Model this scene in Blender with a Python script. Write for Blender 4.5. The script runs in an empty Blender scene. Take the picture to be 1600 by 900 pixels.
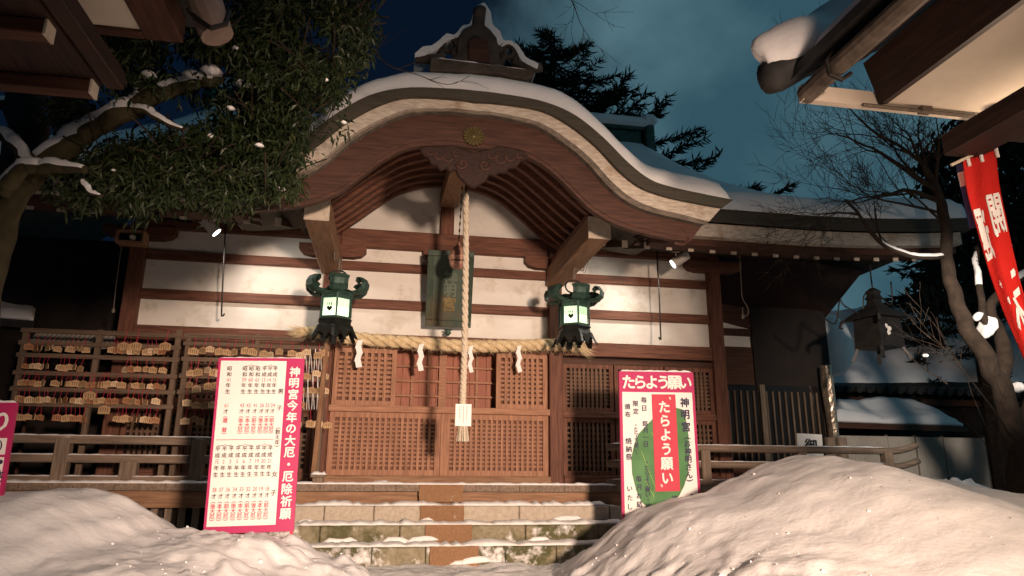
import bpy, bmesh, math, random
from mathutils import Vector, Matrix, noise
random.seed(7)
SC = bpy.context.scene
COL = SC.collection
PI = math.pi
# ------------------------------------------------------------------ camera
E = 1.10                                   # eye height above the paving at the steps
F_PX, PITCH, ROLL, YAW = 1091.17, 0.256364, 0.0080851, 0.17256
_fw = Vector((math.sin(YAW)*math.cos(PITCH), math.cos(YAW)*math.cos(PITCH), math.sin(PITCH)))
_rt = Vector((math.cos(YAW), -math.sin(YAW), 0)); _up = _rt.cross(_fw)
RT = math.cos(ROLL)*_rt + math.sin(ROLL)*_up
UP = -math.sin(ROLL)*_rt + math.cos(ROLL)*_up
cam = bpy.data.cameras.new('camera'); cam_o = bpy.data.objects.new('camera', cam); COL.objects.link(cam_o)
cam.sensor_width = 36; cam.lens = F_PX/1600*36; cam.clip_start = 0.05; cam.clip_end = 600
cam_o.matrix_world = Matrix(((RT.x, UP.x, -_fw.x, 0), (RT.y, UP.y, -_fw.y, 0), (RT.z, UP.z, -_fw.z, E), (0, 0, 0, 1)))
SC.camera = cam_o
# ------------------------------------------------------------------ night sky
W = bpy.data.worlds.new('World'); SC.world = W; W.use_nodes = True
nt = W.node_tree; N = nt.nodes; L = nt.links
for n in list(N): N.remove(n)
out = N.new('ShaderNodeOutputWorld'); bg = N.new('ShaderNodeBackground'); bg.inputs[1].default_value = 1.0
L.new(bg.outputs[0], out.inputs[0])
tc = N.new('ShaderNodeTexCoord')
sep = N.new('ShaderNodeSeparateXYZ'); L.new(tc.outputs['Generated'], sep.inputs[0])
nz = N.new('ShaderNodeTexNoise'); nz.inputs['Scale'].default_value = 3.2; nz.inputs['Detail'].default_value = 6; nz.inputs['Roughness'].default_value = .55
L.new(tc.outputs['Generated'], nz.inputs['Vector'])
def mth(op, a, b=None, clamp=False):
    n = N.new('ShaderNodeMath'); n.operation = op; n.use_clamp = clamp
    for i, v in enumerate((a, b)):
        if v is None: continue
        if isinstance(v, (int, float)): n.inputs[i].default_value = v
        else: L.new(v, n.inputs[i])
    return n.outputs[0]
cx = mth('ADD', sep.outputs[0], mth('MULTIPLY', mth('SUBTRACT', nz.outputs[0], .5), .55))
cx = mth('SUBTRACT', cx, mth('MULTIPLY', sep.outputs[2], .12))
mr = N.new('ShaderNodeMapRange'); mr.interpolation_type = 'SMOOTHSTEP'
mr.inputs[1].default_value = .0; mr.inputs[2].default_value = .24; L.new(cx, mr.inputs[0])
nz2 = N.new('ShaderNodeTexNoise'); nz2.inputs['Scale'].default_value = 2.6; nz2.inputs['Detail'].default_value = 7; nz2.inputs['Distortion'].default_value = .6
L.new(tc.outputs['Generated'], nz2.inputs['Vector'])
crk = N.new('ShaderNodeMixRGB'); crk.inputs[1].default_value = (.032, .085, .115, 1); crk.inputs[2].default_value = (.105, .205, .245, 1)
mr2 = N.new('ShaderNodeMapRange'); mr2.inputs[1].default_value = .36; mr2.inputs[2].default_value = .68; L.new(nz2.outputs[0], mr2.inputs[0]); L.new(mr2.outputs[0], crk.inputs[0])
mx = N.new('ShaderNodeMixRGB'); mx.inputs[1].default_value = (.0022, .0062, .016, 1)
L.new(mr.outputs[0], mx.inputs[0]); L.new(crk.outputs[0], mx.inputs[2]); L.new(mx.outputs[0], bg.inputs[0])
# ------------------------------------------------------------------ lamps of the place (night)
def lamp(name, kind, loc, power, color, radius=.08, aim=None, cone=90, blend=.6):
    d = bpy.data.lights.new(name, kind); d.energy = power; d.color = color
    d.shadow_soft_size = radius
    o = bpy.data.objects.new(name, d); COL.objects.link(o); o.location = loc
    if kind == 'SPOT':
        d.spot_size = math.radians(cone); d.spot_blend = blend
        o.rotation_euler = (Vector(aim)-Vector(loc)).to_track_quat('-Z', 'Y').to_euler()
    return o
WARM = (1.0, .71, .53)
lamp('gate_floodlight', 'SPOT', (2.4, -4.0, 2.2), 10300, WARM, .38, (.6, 11, .55), 53, 1.0)
lamp('eave_floodlight', 'POINT', (5.25, 4.2, 3.40), 75, (1.0, .72, .50), .06)
lamp('eave_floodlight', 'SPOT', (5.25, 4.5, 3.45), 1900, (1.0, .84, .70), .12, (10.9, 15, 1.9), 42, 1)
lamp('wall_spotlight_beam', 'SPOT', (-2.52, 10.12, 4.33), 100, (1.0, .90, .78), .10, (-.6, 10.75, 2.2), 150, 1)
lamp('wall_spotlight_beam', 'SPOT', (4.27, 10.12, 4.27), 100, (1.0, .90, .78), .10, (2.2, 10.75, 2.2), 150, 1)
SC.view_settings.view_transform = 'Standard'; SC.view_settings.look = 'None'
SC.view_settings.exposure = 0; SC.view_settings.gamma = 1; SC.view_settings.use_curve_mapping = False
SC.cycles.use_denoising = True
SC.cycles.max_bounces = 6; SC.cycles.diffuse_bounces = 3; SC.cycles.glossy_bounces = 2
SC.cycles.transmission_bounces = 2; SC.cycles.transparent_max_bounces = 4
SC.cycles.sample_clamp_indirect = 4

# ------------------------------------------------------------------ materials
def mat(name, c1, c2=None, scale=4, stretch=(1, 1, 1), rough=.7, bump=.0, bscale=None, metal=0, detail=6, c3=None, t3=.62, lo=.35, hi=.65, spec=.3, c4=None, t4=.58):
    m = bpy.data.materials.new(name); m.use_nodes = True
    t = m.node_tree; n = t.nodes; l = t.links; b = n['Principled BSDF']
    b.inputs['Roughness'].default_value = rough; b.inputs['Metallic'].default_value = metal
    b.inputs['Specular IOR Level'].default_value = spec
    co = n.new('ShaderNodeTexCoord'); mp = n.new('ShaderNodeMapping'); mp.inputs['Scale'].default_value = stretch
    l.new(co.outputs['Object'], mp.inputs[0])
    ns = n.new('ShaderNodeTexNoise'); ns.inputs['Scale'].default_value = scale; ns.inputs['Detail'].default_value = detail; ns.inputs['Roughness'].default_value = .6
    l.new(mp.outputs[0], ns.inputs['Vector'])
    r = n.new('ShaderNodeValToRGB'); r.color_ramp.elements[0].position = lo; r.color_ramp.elements[1].position = hi
    r.color_ramp.elements[0].color = (*c1, 1); r.color_ramp.elements[1].color = (*(c2 or c1), 1)
    l.new(ns.outputs[0], r.inputs[0]); colr = r.outputs[0]
    if c3:
        n3 = n.new('ShaderNodeTexNoise'); n3.inputs['Scale'].default_value = 1.7; n3.inputs['Detail'].default_value = 8; n3.inputs['Roughness'].default_value = .7
        l.new(co.outputs['Object'], n3.inputs['Vector'])
        r3 = n.new('ShaderNodeValToRGB'); r3.color_ramp.elements[0].position = t3-.06; r3.color_ramp.elements[1].position = t3+.06
        r3.color_ramp.elements[0].color = (0, 0, 0, 1); r3.color_ramp.elements[1].color = (1, 1, 1, 1)
        l.new(n3.outputs[0], r3.inputs[0])
        mm = n.new('ShaderNodeMixRGB'); l.new(r3.outputs[0], mm.inputs[0]); l.new(colr, mm.inputs[1]); mm.inputs[2].default_value = (*c3, 1); colr = mm.outputs[0]
    if c4:
        n4 = n.new('ShaderNodeTexNoise'); n4.inputs['Scale'].default_value = 3.6; n4.inputs['Detail'].default_value = 10; n4.inputs['Roughness'].default_value = .68
        l.new(co.outputs['Object'], n4.inputs['Vector'])
        r4 = n.new('ShaderNodeValToRGB'); r4.color_ramp.elements[0].position = t4; r4.color_ramp.elements[1].position = t4+.11
        r4.color_ramp.elements[0].color = (0, 0, 0, 1); r4.color_ramp.elements[1].color = (1, 1, 1, 1); l.new(n4.outputs[0], r4.inputs[0])
        m4 = n.new('ShaderNodeMixRGB'); l.new(r4.outputs[0], m4.inputs[0]); l.new(colr, m4.inputs[1]); m4.inputs[2].default_value = (*c4, 1); colr = m4.outputs[0]
    l.new(colr, b.inputs['Base Color'])
    if bump:
        bp = n.new('ShaderNodeBump'); bp.inputs['Strength'].default_value = bump; bp.inputs['Distance'].default_value = .02
        if bscale:
            nb = n.new('ShaderNodeTexNoise'); nb.inputs['Scale'].default_value = bscale; nb.inputs['Detail'].default_value = 6
            l.new(mp.outputs[0], nb.inputs['Vector']); l.new(nb.outputs[0], bp.inputs['Height'])
        else: l.new(ns.outputs[0], bp.inputs['Height'])
        l.new(bp.outputs[0], b.inputs['Normal'])
    return m
def wood(name, c1, c2, axis, rough=.65, c3=None):
    st = [14, 14, 14]; st['xyz'.index(axis)] = 1.1
    return mat(name, c1, c2, 2.2, tuple(st), rough, .25, None, c3=c3, t3=.6)
M = {}
RD1, RD2 = (.085, .034, .022), (.18, .075, .046)
for a in 'xyz':
    M['red'+a] = wood('red brown timber '+a, RD1, RD2, a)
    M['dark'+a] = wood('dark brown timber '+a, (.045, .019, .012), (.085, .036, .022), a)
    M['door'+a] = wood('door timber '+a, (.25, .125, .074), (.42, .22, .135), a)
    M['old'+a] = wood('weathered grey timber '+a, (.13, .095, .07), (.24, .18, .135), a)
    M['side'+a] = wood('dim lattice timber '+a, (.085, .045, .028), (.16, .092, .058), a)  # weaker light of the side bays put into a darker tone than the doors
    M['rack'+a] = wood('dark rack timber '+a, (.095, .062, .042), (.175, .125, .088), a)
    M['tan'+a] = wood('tan timber '+a, (.19, .10, .055), (.32, .19, .11), a)
M['inner'] = wood('inner red door board', (.24, .068, .036), (.34, .115, .06), 'z', .5)
M['lattback'] = wood('board behind lattice', (.13, .055, .032), (.20, .085, .05), 'z')
M['dark_shade_wood'] = wood('near black timber with shade in its tone', (.018, .009, .007), (.040, .018, .013), 'y')  # near black; also puts the unlit eaves' shade into the timber colour
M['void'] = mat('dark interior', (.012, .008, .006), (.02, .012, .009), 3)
M['plaster'] = mat('aged white plaster', (.68, .65, .60), (.78, .755, .71), 1.5, (1, 1, 2.2), .9, .08, 30, c3=(.56, .52, .45), t3=.585)
M['snow'] = mat('snow', (.80, .80, .82), (.86, .86, .87), 3, rough=.55, bump=.3, bscale=22)
M['snowrough'] = mat('trodden snow', (.77, .77, .77), (.86, .86, .86), 5, rough=.6, bump=.9, bscale=11)
M['shingle'] = mat('layered bark shingle edge', (.05, .044, .034), (.085, .075, .058), 3, (1, 1, 30), .9, .4, c3=(.045, .062, .048), t3=.64)
M['strip'] = mat('weathered pale eave strip', (.40, .34, .28), (.62, .56, .48), 9, (1, 1, 5), .85, .2, c3=(.30, .21, .14), t3=.60)
M['grey'] = mat('grey eave strip', (.10, .085, .07), (.20, .17, .14), 8, (1, 1, 3), .9, .2)
M['barge'] = wood('barge board timber', (.048, .022, .016), (.092, .042, .029), 'x', .6)
M['endgrain'] = mat('pale timber end', (.42, .36, .29), (.55, .48, .40), 12, rough=.8)
M['stone'] = mat('pale granite step', (.39, .34, .275), (.50, .445, .365), 22, rough=.85, bump=.5, c3=(.20, .175, .14), t3=.64)
M['moss'] = mat('mossy granite step', (.20, .175, .11), (.30, .27, .19), 18, rough=.9, bump=.6, c3=(.10, .098, .045), t3=.54, c4=(.74, .73, .73), t4=.57)
M['moss2'] = mat('snowy mossy granite step', (.20, .175, .11), (.30, .27, .19), 18, rough=.9, bump=.6, c3=(.085, .085, .038), t3=.52, c4=(.74, .73, .73), t4=.52)
M['mat'] = mat('brown step matting', (.22, .125, .065), (.29, .17, .095), 60, rough=.95, bump=.5, c4=(.74, .73, .73), t4=.63)
M['bronze'] = mat('verdigris bronze', (.022, .050, .041), (.055, .11, .09), 9, rough=.55, metal=.3, bump=.2)
M['bronzedk'] = mat('black bronze', (.010, .012, .011), (.022, .026, .024), 9, rough=.5, metal=.3)
M['plaque'] = mat('green patina plaque', (.030, .048, .036), (.055, .078, .058), 6, rough=.6, metal=.2, bump=.3, c3=(.075, .062, .035), t3=.6)
M['patina'] = mat('pale patina', (.075, .105, .08), (.11, .14, .105), 8, rough=.6)
M['gold'] = mat('dull gilt', (.28, .19, .06), (.38, .27, .10), 10, rough=.45, metal=.6)
M['oldgold'] = mat('tarnished gilt', (.085, .065, .022), (.13, .10, .04), 10, rough=.5, metal=.4)
M['copper'] = mat('worn copper bell', (.36, .19, .14), (.50, .29, .22), 7, rough=.5, metal=.15)
M['straw'] = mat('rice straw', (.52, .40, .23), (.74, .61, .40), 14, rough=.9)
M['rope'] = mat('bell rope fibre', (.50, .43, .33), (.64, .57, .46), 40, rough=.95, bump=.3)
M['paper'] = mat('white paper', (.82, .81, .80), (.86, .85, .84), 3, rough=.9)
M['iron'] = mat('black iron', (.015, .013, .012), (.028, .024, .022), 6, rough=.5, metal=.4)
M['steel'] = mat('grey painted steel', (.45, .42, .38), (.52, .49, .45), 5, rough=.4, metal=0)
M['cordm'] = mat('cable', (.16, .13, .11), (.20, .17, .14), 4, rough=.6)
M['pink'] = mat('magenta sign board', (.42, .026, .12), (.46, .03, .13), 2, rough=.4)
M['coral'] = mat('red sign panel', (.50, .045, .08), (.54, .055, .09), 2, rough=.45)
M['white'] = mat('white sign vinyl', (.78, .76, .74), (.81, .79, .77), 2, rough=.4)
M['black'] = mat('black lettering', (.02, .02, .022), None, 2, rough=.5)
M['navy'] = mat('navy lettering', (.035, .03, .075), None, 2, rough=.5)
M['redink'] = mat('red lettering', (.50, .03, .07), None, 2, rough=.5)
M['leafprint'] = mat('printed green leaf', (.055, .17, .06), (.085, .23, .09), 3, rough=.45)
M['vein'] = mat('printed leaf vein', (.35, .48, .10), None, 3, rough=.45)
M['ema'] = mat('votive plaque wood', (.38, .23, .12), (.50, .34, .19), 6, rough=.7)
M['emared'] = mat('reddish votive plaque wood', (.30, .14, .07), (.38, .19, .10), 6, rough=.7)
M['emapale'] = mat('pale votive plaque wood', (.58, .42, .26), (.66, .50, .33), 6, rough=.7)
M['leaf'] = mat('glossy evergreen leaf', (.009, .019, .006), (.022, .037, .011), 5, rough=.45)
M['leaf2'] = mat('olive evergreen leaf', (.015, .023, .007), (.032, .042, .012), 5, rough=.5)
M['needle'] = mat('cedar needle', (.010, .014, .010), (.020, .026, .018), 3, rough=.9)
M['bark'] = mat('mossy bark', (.032, .026, .013), (.062, .052, .024), 6, (1, 1, 1), .95, .8, 12)
M['barkdk'] = mat('dark bark', (.018, .012, .009), (.038, .026, .018), 8, rough=.95, bump=.6)
M['concrete'] = mat('board soffit', (.52, .45, .37), (.60, .53, .44), 2.5, rough=.9, bump=.1, c3=(.42, .34, .26), t3=.66)
M['corr'] = mat('corrugated panel', (.33, .30, .26), (.40, .37, .33), 3, rough=.5)
M['tile'] = mat('dark roof tile', (.02, .02, .022), (.04, .038, .036), 5, rough=.6)
M['gutter'] = mat('weathered gutter', (.075, .058, .045), (.15, .118, .095), 11, rough=.6, bump=.2)
M['ornament'] = mat('weathered dark ornament', (.045, .036, .030), (.085, .07, .058), 7, rough=.9, bump=.3)
M['pipe'] = mat('brown downspout', (.17, .12, .10), (.23, .17, .14), 5, rough=.5)
M['bannerred'] = mat('red banner cloth', (.50, .022, .018), (.58, .03, .025), 4, rough=1, spec=0, bump=.3, bscale=40)
M['bannerblue'] = mat('blue banner cloth', (.035, .06, .22), (.05, .08, .27), 4, rough=.85)
M['tinfoil'] = mat('shiny foil wrap', (.30, .22, .16), (.55, .42, .32), 14, rough=.25, metal=.8, bump=.9, bscale=9)
M['glassdk'] = mat('dark window', (.010, .009, .009), (.018, .015, .014), 2, rough=.2)
def emis(name, c, s):
    m = bpy.data.materials.new(name); m.use_nodes = True; b = m.node_tree.nodes['Principled BSDF']
    b.inputs['Base Color'].default_value = (*c, 1); b.inputs['Emission Color'].default_value = (*c, 1); b.inputs['Emission Strength'].default_value = s
    return m
M['lantpaper'] = emis('lit lantern paper', (.76, 1.0, .64), 2.1)
M['lampface'] = emis('lit lamp face', (1.0, .95, .85), 6)

# ------------------------------------------------------------------ helpers
def at(px, py, Y):                          # point of the world at depth Y (metres) seen at this place of the photograph
    d = _fw + (px-800)/F_PX*RT + (450-py)/F_PX*UP
    d = d*(Y/d.y); return Vector((d.x, Y, d.z+E))
def mini(px, py, x):                        # the same for a known x
    d = _fw + (px-800)/F_PX*RT + (450-py)/F_PX*UP
    d = d*(x/d.x); return Vector((x, d.y, d.z+E))
def tag(o, label=None, cat=None, group=None, kind=None):
    if label: o['label'] = label
    if cat: o['category'] = cat
    if group: o['group'] = group
    if kind: o['kind'] = kind
    return o
def thing(name, loc, label, cat, group=None, rot=(0, 0, 0)):
    o = bpy.data.objects.new(name, None); COL.objects.link(o); o.location = loc; o.rotation_euler = rot
    o.empty_display_size = .1
    return tag(o, label, cat, group)
def dup(root, loc, label=None, rot=None):
    r = root.copy(); COL.objects.link(r); r.location = loc
    if rot: r.rotation_euler = rot
    if label: r['label'] = label
    for ch in list(root.children):
        c = ch.copy(); COL.objects.link(c); c.parent = r
        for g in list(ch.children):
            d = g.copy(); COL.objects.link(d); d.parent = c
    return r
def origin(o):
    p = Vector((0, 0, 0))
    while o: p = p + o.location; o = o.parent
    return p
class MB:
    def __init__(s): s.v = []; s.f = []; s.mi = []
    def add(s, vs, fs, mi=0):
        b = len(s.v); s.v += [tuple(v) for v in vs]; s.f += [tuple(i+b for i in f) for f in fs]; s.mi += [mi]*len(fs); return s
    def box(s, a, b, mi=0, mtx=None):       # two corners
        x0, y0, z0 = a; x1, y1, z1 = b
        vs = [Vector(p) for p in ((x0, y0, z0), (x1, y0, z0), (x1, y1, z0), (x0, y1, z0), (x0, y0, z1), (x1, y0, z1), (x1, y1, z1), (x0, y1, z1))]
        if mtx: vs = [mtx @ v for v in vs]
        return s.add(vs, [(0, 3, 2, 1), (4, 5, 6, 7), (0, 1, 5, 4), (1, 2, 6, 5), (2, 3, 7, 6), (3, 0, 4, 7)], mi)
    def bar(s, p, q, w, h, up=Vector((0, 0, 1)), mi=0):   # rectangular bar between two points
        p = Vector(p); q = Vector(q); d = (q-p).normalized(); sx = d.cross(up)
        if sx.length < 1e-4: sx = d.cross(Vector((0, 1, 0)))
        sx.normalize(); sy = sx.cross(d)
        vs = []
        for c in (p, q):
            for a, b in ((-1, -1), (1, -1), (1, 1), (-1, 1)): vs.append(c+sx*(a*w/2)+sy*(b*h/2))
        return s.add(vs, [(0, 1, 2, 3), (7, 6, 5, 4), (0, 4, 5, 1), (1, 5, 6, 2), (2, 6, 7, 3), (3, 7, 4, 0)], mi)
    def tube(s, pts, r, n=8, mi=0, cap=True):
        pts = [Vector(p) for p in pts]; k = len(pts)
        rs = r if isinstance(r, (list, tuple)) else [r]*k
        ref = Vector((0, 0, 1)); vs = []; fs = []; last = None
        for i, p in enumerate(pts):
            d = (pts[min(i+1, k-1)]-pts[max(i-1, 0)]); d = d.normalized() if d.length > 1e-9 else Vector((0, 0, 1))
            if last is None: u = d.cross(ref) if abs(d.z) < .95 else d.cross(Vector((1, 0, 0)))
            else: u = last - d*last.dot(d)
            if u.length < 1e-6: u = d.orthogonal()
            u.normalize(); last = u; w = d.cross(u)
            for j in range(n):
                a = 2*PI*j/n; vs.append(p+(u*math.cos(a)+w*math.sin(a))*rs[i])
        for i in range(k-1):
            for j in range(n):
                fs.append((i*n+j, i*n+(j+1) % n, (i+1)*n+(j+1) % n, (i+1)*n+j))
        if cap: fs.append(tuple(range(n-1, -1, -1))); fs.append(tuple((k-1)*n+j for j in range(n)))
        return s.add(vs, fs, mi)
    def prism(s, poly, y0, y1, mi=0):       # closed polygon of (x,z), pushed along y
        n = len(poly); vs = [(x, y0, z) for x, z in poly]+[(x, y1, z) for x, z in poly]
        fs = [tuple(range(n)), tuple(range(2*n-1, n-1, -1))]
        fs += [(i, n+i, n+(i+1) % n, (i+1) % n) for i in range(n)]
        return s.add(vs, fs, mi)
    def lathe(s, prof, c=(0, 0, 0), n=16, mi=0, phase=0):
        vs = []; fs = []; c = Vector(c)
        for r, z in prof:
            for j in range(n):
                a = 2*PI*j/n+phase; vs.append(c+Vector((r*math.cos(a), r*math.sin(a), z)))
        for i in range(len(prof)-1):
            for j in range(n): fs.append((i*n+j, i*n+(j+1) % n, (i+1)*n+(j+1) % n, (i+1)*n+j))
        fs.append(tuple(range(n-1, -1, -1))); fs.append(tuple((len(prof)-1)*n+j for j in range(n)))
        return s.add(vs, fs, mi)
    def band(s, top, bot, y0, y1, shear=0, yr=0, mi=0):   # solid between two (x,z) curves with equal counts, pushed along y
        n = len(top); vs = []; fs = []
        for y in (y0, y1):
            dz = shear*(y-yr)
            for c in (top, bot): vs += [(x, y, z+dz) for x, z in c]
        T0, B0, T1, B1 = 0, n, 2*n, 3*n
        for i in range(n-1):
            fs += [(B0+i, B0+i+1, T0+i+1, T0+i), (T1+i, T1+i+1, B1+i+1, B1+i), (T0+i, T0+i+1, T1+i+1, T1+i), (B1+i, B1+i+1, B0+i+1, B0+i)]
        fs += [(T0, T1, B1, B0), (B0+n-1, B1+n-1, T1+n-1, T0+n-1)]
        return s.add(vs, fs, mi)
    def grid(s, fn, nu, nv, mi=0, thick=None):
        vs = [fn(i/(nu-1), j/(nv-1)) for j in range(nv) for i in range(nu)]
        fs = [(j*nu+i, j*nu+i+1, (j+1)*nu+i+1, (j+1)*nu+i) for j in range(nv-1) for i in range(nu-1)]
        return s.add(vs, fs, mi)
    def build(s, name, m, parent=None, smooth=False, bevel=0, recalc=True):
        o0 = origin(parent) if parent else Vector((0, 0, 0))
        me = bpy.data.meshes.new(name)
        me.from_pydata([(v[0]-o0.x, v[1]-o0.y, v[2]-o0.z) for v in s.v], [], s.f)
        ms = m if isinstance(m, (list, tuple)) else [m]
        for q in ms: me.materials.append(M[q])
        if len(ms) > 1: me.polygons.foreach_set('material_index', s.mi)
        if recalc:
            b = bmesh.new(); b.from_mesh(me); bmesh.ops.recalc_face_normals(b, faces=b.faces); b.to_mesh(me); b.free()
        if smooth: me.polygons.foreach_set('use_smooth', [True]*len(me.polygons))
        o = bpy.data.objects.new(name, me); COL.objects.link(o); o.parent = parent
        if bevel:
            md = o.modifiers.new('bevel', 'BEVEL'); md.width = bevel; md.segments = 1; md.limit_method = 'ANGLE'
        return o
def box(name, a, b, m, parent, bevel=.008): return MB().box(a, b).build(name, m, parent, bevel=bevel)
def nz3(x, y, z=0): return noise.noise(Vector((x, y, z)))
def fbm(x, y, z=0, o=4):
    return sum(noise.noise(Vector((x*2**k, y*2**k, z+k*7)))/2**k for k in range(o))
def cat(pts, n):                            # catmull-rom through points of any dimension
    P = [Vector(p) if len(p) == 3 else Vector((p[0], p[1], 0)) for p in pts]; k = len(P)-1; R = []
    for i in range(n):
        t = i/(n-1)*k; j = min(int(t), k-1); u = t-j
        p0, p1, p2, p3 = P[max(j-1, 0)], P[j], P[j+1], P[min(j+2, k)]
        R.append(.5*((2*p1)+(p2-p0)*u+(2*p0-5*p1+4*p2-p3)*u*u+(3*p1-p0-3*p2+p3)*u**3))
    return R
def snow_strip(p, q, w, h, parent, name='snow_cap', n=None, seed=0, m='snow', ragged=0):   # lumpy snow lying along an edge
    p = Vector(p); q = Vector(q); Ln = (q-p).length; n = n or max(4, int(Ln/.06)); d = (q-p).normalized(); sd = d.cross(Vector((0, 0, 1))).normalized()
    mb = MB(); K = 6
    rows = []
    for i in range(n):
        c = p+(q-p)*(i/(n-1)); a = .65+.5*abs(nz3(i*.21, seed))+.35*nz3(i*.55, seed+9)+ragged*(.8*max(-.7, nz3(i*.13, seed+5))+.5*nz3(i*.9, seed))
        if i in (0, n-1): a *= .3
        rr = []
        for j in range(K+1):
            t = j/K; rr.append(c+sd*((t-.5)*w*(.9+.2*nz3(i*.3, seed+3)+ragged*.16*nz3(i*.45, seed+6)))+Vector((0, 0, max(.004, h*a*math.sin(PI*t)**.6))))
        rows.append(rr)
    vs = [v for r in rows for v in r]
    fs = [(i*(K+1)+j, i*(K+1)+j+1, (i+1)*(K+1)+j+1, (i+1)*(K+1)+j) for i in range(n-1) for j in range(K)]
    fs += [tuple(range(K+1)), tuple((n-1)*(K+1)+j for j in range(K, -1, -1))]
    fs += [((i+1)*(K+1), (i+1)*(K+1)+K, i*(K+1)+K, i*(K+1)) for i in range(n-1)]
    mb.add(vs, fs)
    return mb.build(name, m, parent, smooth=True)
_dg = None
def glyph(body, bold=0, extrude=0):         # one piece of lettering as mesh verts/faces, centred, about one unit high
    key = (body, bold)
    if key in glyph.c: return glyph.c[key]
    c = bpy.data.curves.new('letter', 'FONT'); c.body = body; c.resolution_u = 3; c.offset = bold
    c.align_x = 'CENTER'; c.align_y = 'CENTER'
    o = bpy.data.objects.new('letter', c); COL.objects.link(o); bpy.context.view_layer.update()
    dg = bpy.context.evaluated_depsgraph_get(); me = bpy.data.meshes.new_from_object(o.evaluated_get(dg))
    vs = [v.co.copy() for v in me.vertices]; fs = [tuple(p.vertices) for p in me.polygons]
    if vs:
        mx_ = [max(v[i] for v in vs) for i in (0, 1)]; mn = [min(v[i] for v in vs) for i in (0, 1)]
        cc = Vector(((mx_[0]+mn[0])/2, (mx_[1]+mn[1])/2, 0)); vs = [v-cc for v in vs]
    bpy.data.objects.remove(o); bpy.data.curves.remove(c); bpy.data.meshes.remove(me)
    glyph.c[key] = (vs, fs); return vs, fs
glyph.c = {}
def put(mb, body, frame, u, v, size, bold=.012, sx=1, rot=0, sy=1):   # frame maps (u, v, lift) on a face to the world
    vs, fs = glyph(body, bold); ca, sa = math.cos(rot), math.sin(rot)
    mb.add([frame(u+(p.x*ca*sx-p.y*sa*sy)*size, v+(p.x*sa*sx+p.y*ca*sy)*size) for p in vs], fs)
def col(mb, s, frame, u, v0, v1, size, bold=.012, sx=1):              # vertical line of writing from v0 down to v1
    n = len(s)
    for i, ch in enumerate(s):
        v = v0+(v1-v0)*(i/(n-1) if n > 1 else 0)
        if ch in '()': put(mb, '(' if ch == '(' else ')', frame, u, v, size, bold, rot=-PI/2)
        elif ch == '・': put(mb, '・', frame, u, v, size, bold+.02)
        elif ch != ' ': put(mb, ch, frame, u, v, size, bold, sx)

# ================================================================== ground
def ground_z(x, y):
    g = -.15*max(0, min(1, (6.0-y)/4))+(.07*sum(abs(noise.noise(Vector((x*2.6*2**k, y*2.6*2**k, 5+k))))*.6**k for k in range(3)) if 5 < y < 9 and -2.5 < x < 4.5 else 0)
    near = max(0, 1-abs(y-6)/9)*max(0, 1-abs(x-1)/12)
    return g+(.035*fbm(x*1.3, y*1.3, 3)+.03*max(0, fbm(x*4, y*4, 8)))*near
def gfn(u, v):
    a = 2*u-1; b = 2*v-1
    x = .8+14*a*(abs(a)**2.2*12+1)*.6; y = 8+14*b*(abs(b)**2.2*12+1)*.6
    return (x, y, ground_z(x, y))
g = MB().grid(gfn, 220, 220).build('snow_ground', 'snowrough', smooth=True); tag(g, kind='structure')

# ================================================================== main hall of the shrine
FZ = .91                                   # verandah floor
YW = 11.0                                  # face of the wall beams
CXH = .825
PX = (-3.87, -.99, 2.64, 5.48)             # the four front posts
hall = thing('shrine_hall', (CXH, YW, FZ), 'dark timber shrine hall with white plaster bands and a snow covered curved gable', 'shrine')
for x in PX:
    MB().box((x-.11, 10.93, FZ), (x+.11, 11.15, 4.75)).build('post', 'redz', hall, bevel=.012)
def zr(r): return r+E
MB().box((PX[0], 11.06, zr(1.9)), (PX[3], 11.2, zr(3.75))).build('plaster_wall', 'plaster', hall)
# arched plaster under the curved gable
arch = [(CXH+dx, zr(z)) for dx, z in ((-1.85, 3.3), (-1.85, 3.7), (-1.5, 4.2), (-1, 4.75), (0, 5.0), (1, 4.75), (1.5, 4.2), (1.85, 3.7), (1.85, 3.3))]
MB().prism(arch, 11.10, 11.2).build('arch_plaster', 'plaster', hall)
for (t, b, pr) in ((3.235, 3.09, .0), (2.625, 2.47, .0), (2.06, 1.83, .03)):
    for k in range(3):
        x0, x1 = PX[k]+.11, PX[k+1]-.11
        MB().box((x0, 10.985-pr, zr(b)), (x1, 11.05, zr(t))).build('tie_beam', 'redx', hall, bevel=.008)
# top beams under the eave (side bays) and the deep beam over the entrance
for k in (0, 2): MB().box((PX[k]-.1, 10.96, zr(3.58)), (PX[k+1]+.1, 11.16, zr(3.86))).build('eave_beam', 'redx', hall, bevel=.01)
MB().box((PX[1]+.11, 10.955, zr(3.47)), (PX[2]-.11, 11.12, zr(3.78))).build('lintel_beam', 'redx', hall, bevel=.012)
MB().box((CXH-.12, 10.96, zr(3.2)), (CXH+.10, 11.09, zr(4.95))).build('king_post', 'redz', hall, bevel=.01)
def bracket(x, zt, half=.52):
    pts = [(x-half, zt), (x-half, zt-.1), (x-half+.07, zt-.17), (x-half+.2, zt-.2), (x+half-.2, zt-.2), (x+half-.07, zt-.17), (x+half, zt-.1), (x+half, zt)]
    MB().prism(pts, 10.90, 11.05).build('boat_bracket', 'redx', hall)
for x in PX: bracket(x, zr(3.58) if x in (PX[0], PX[3]) else zr(3.47))
bracket(CXH-.05, zr(3.47), .34)
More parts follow.
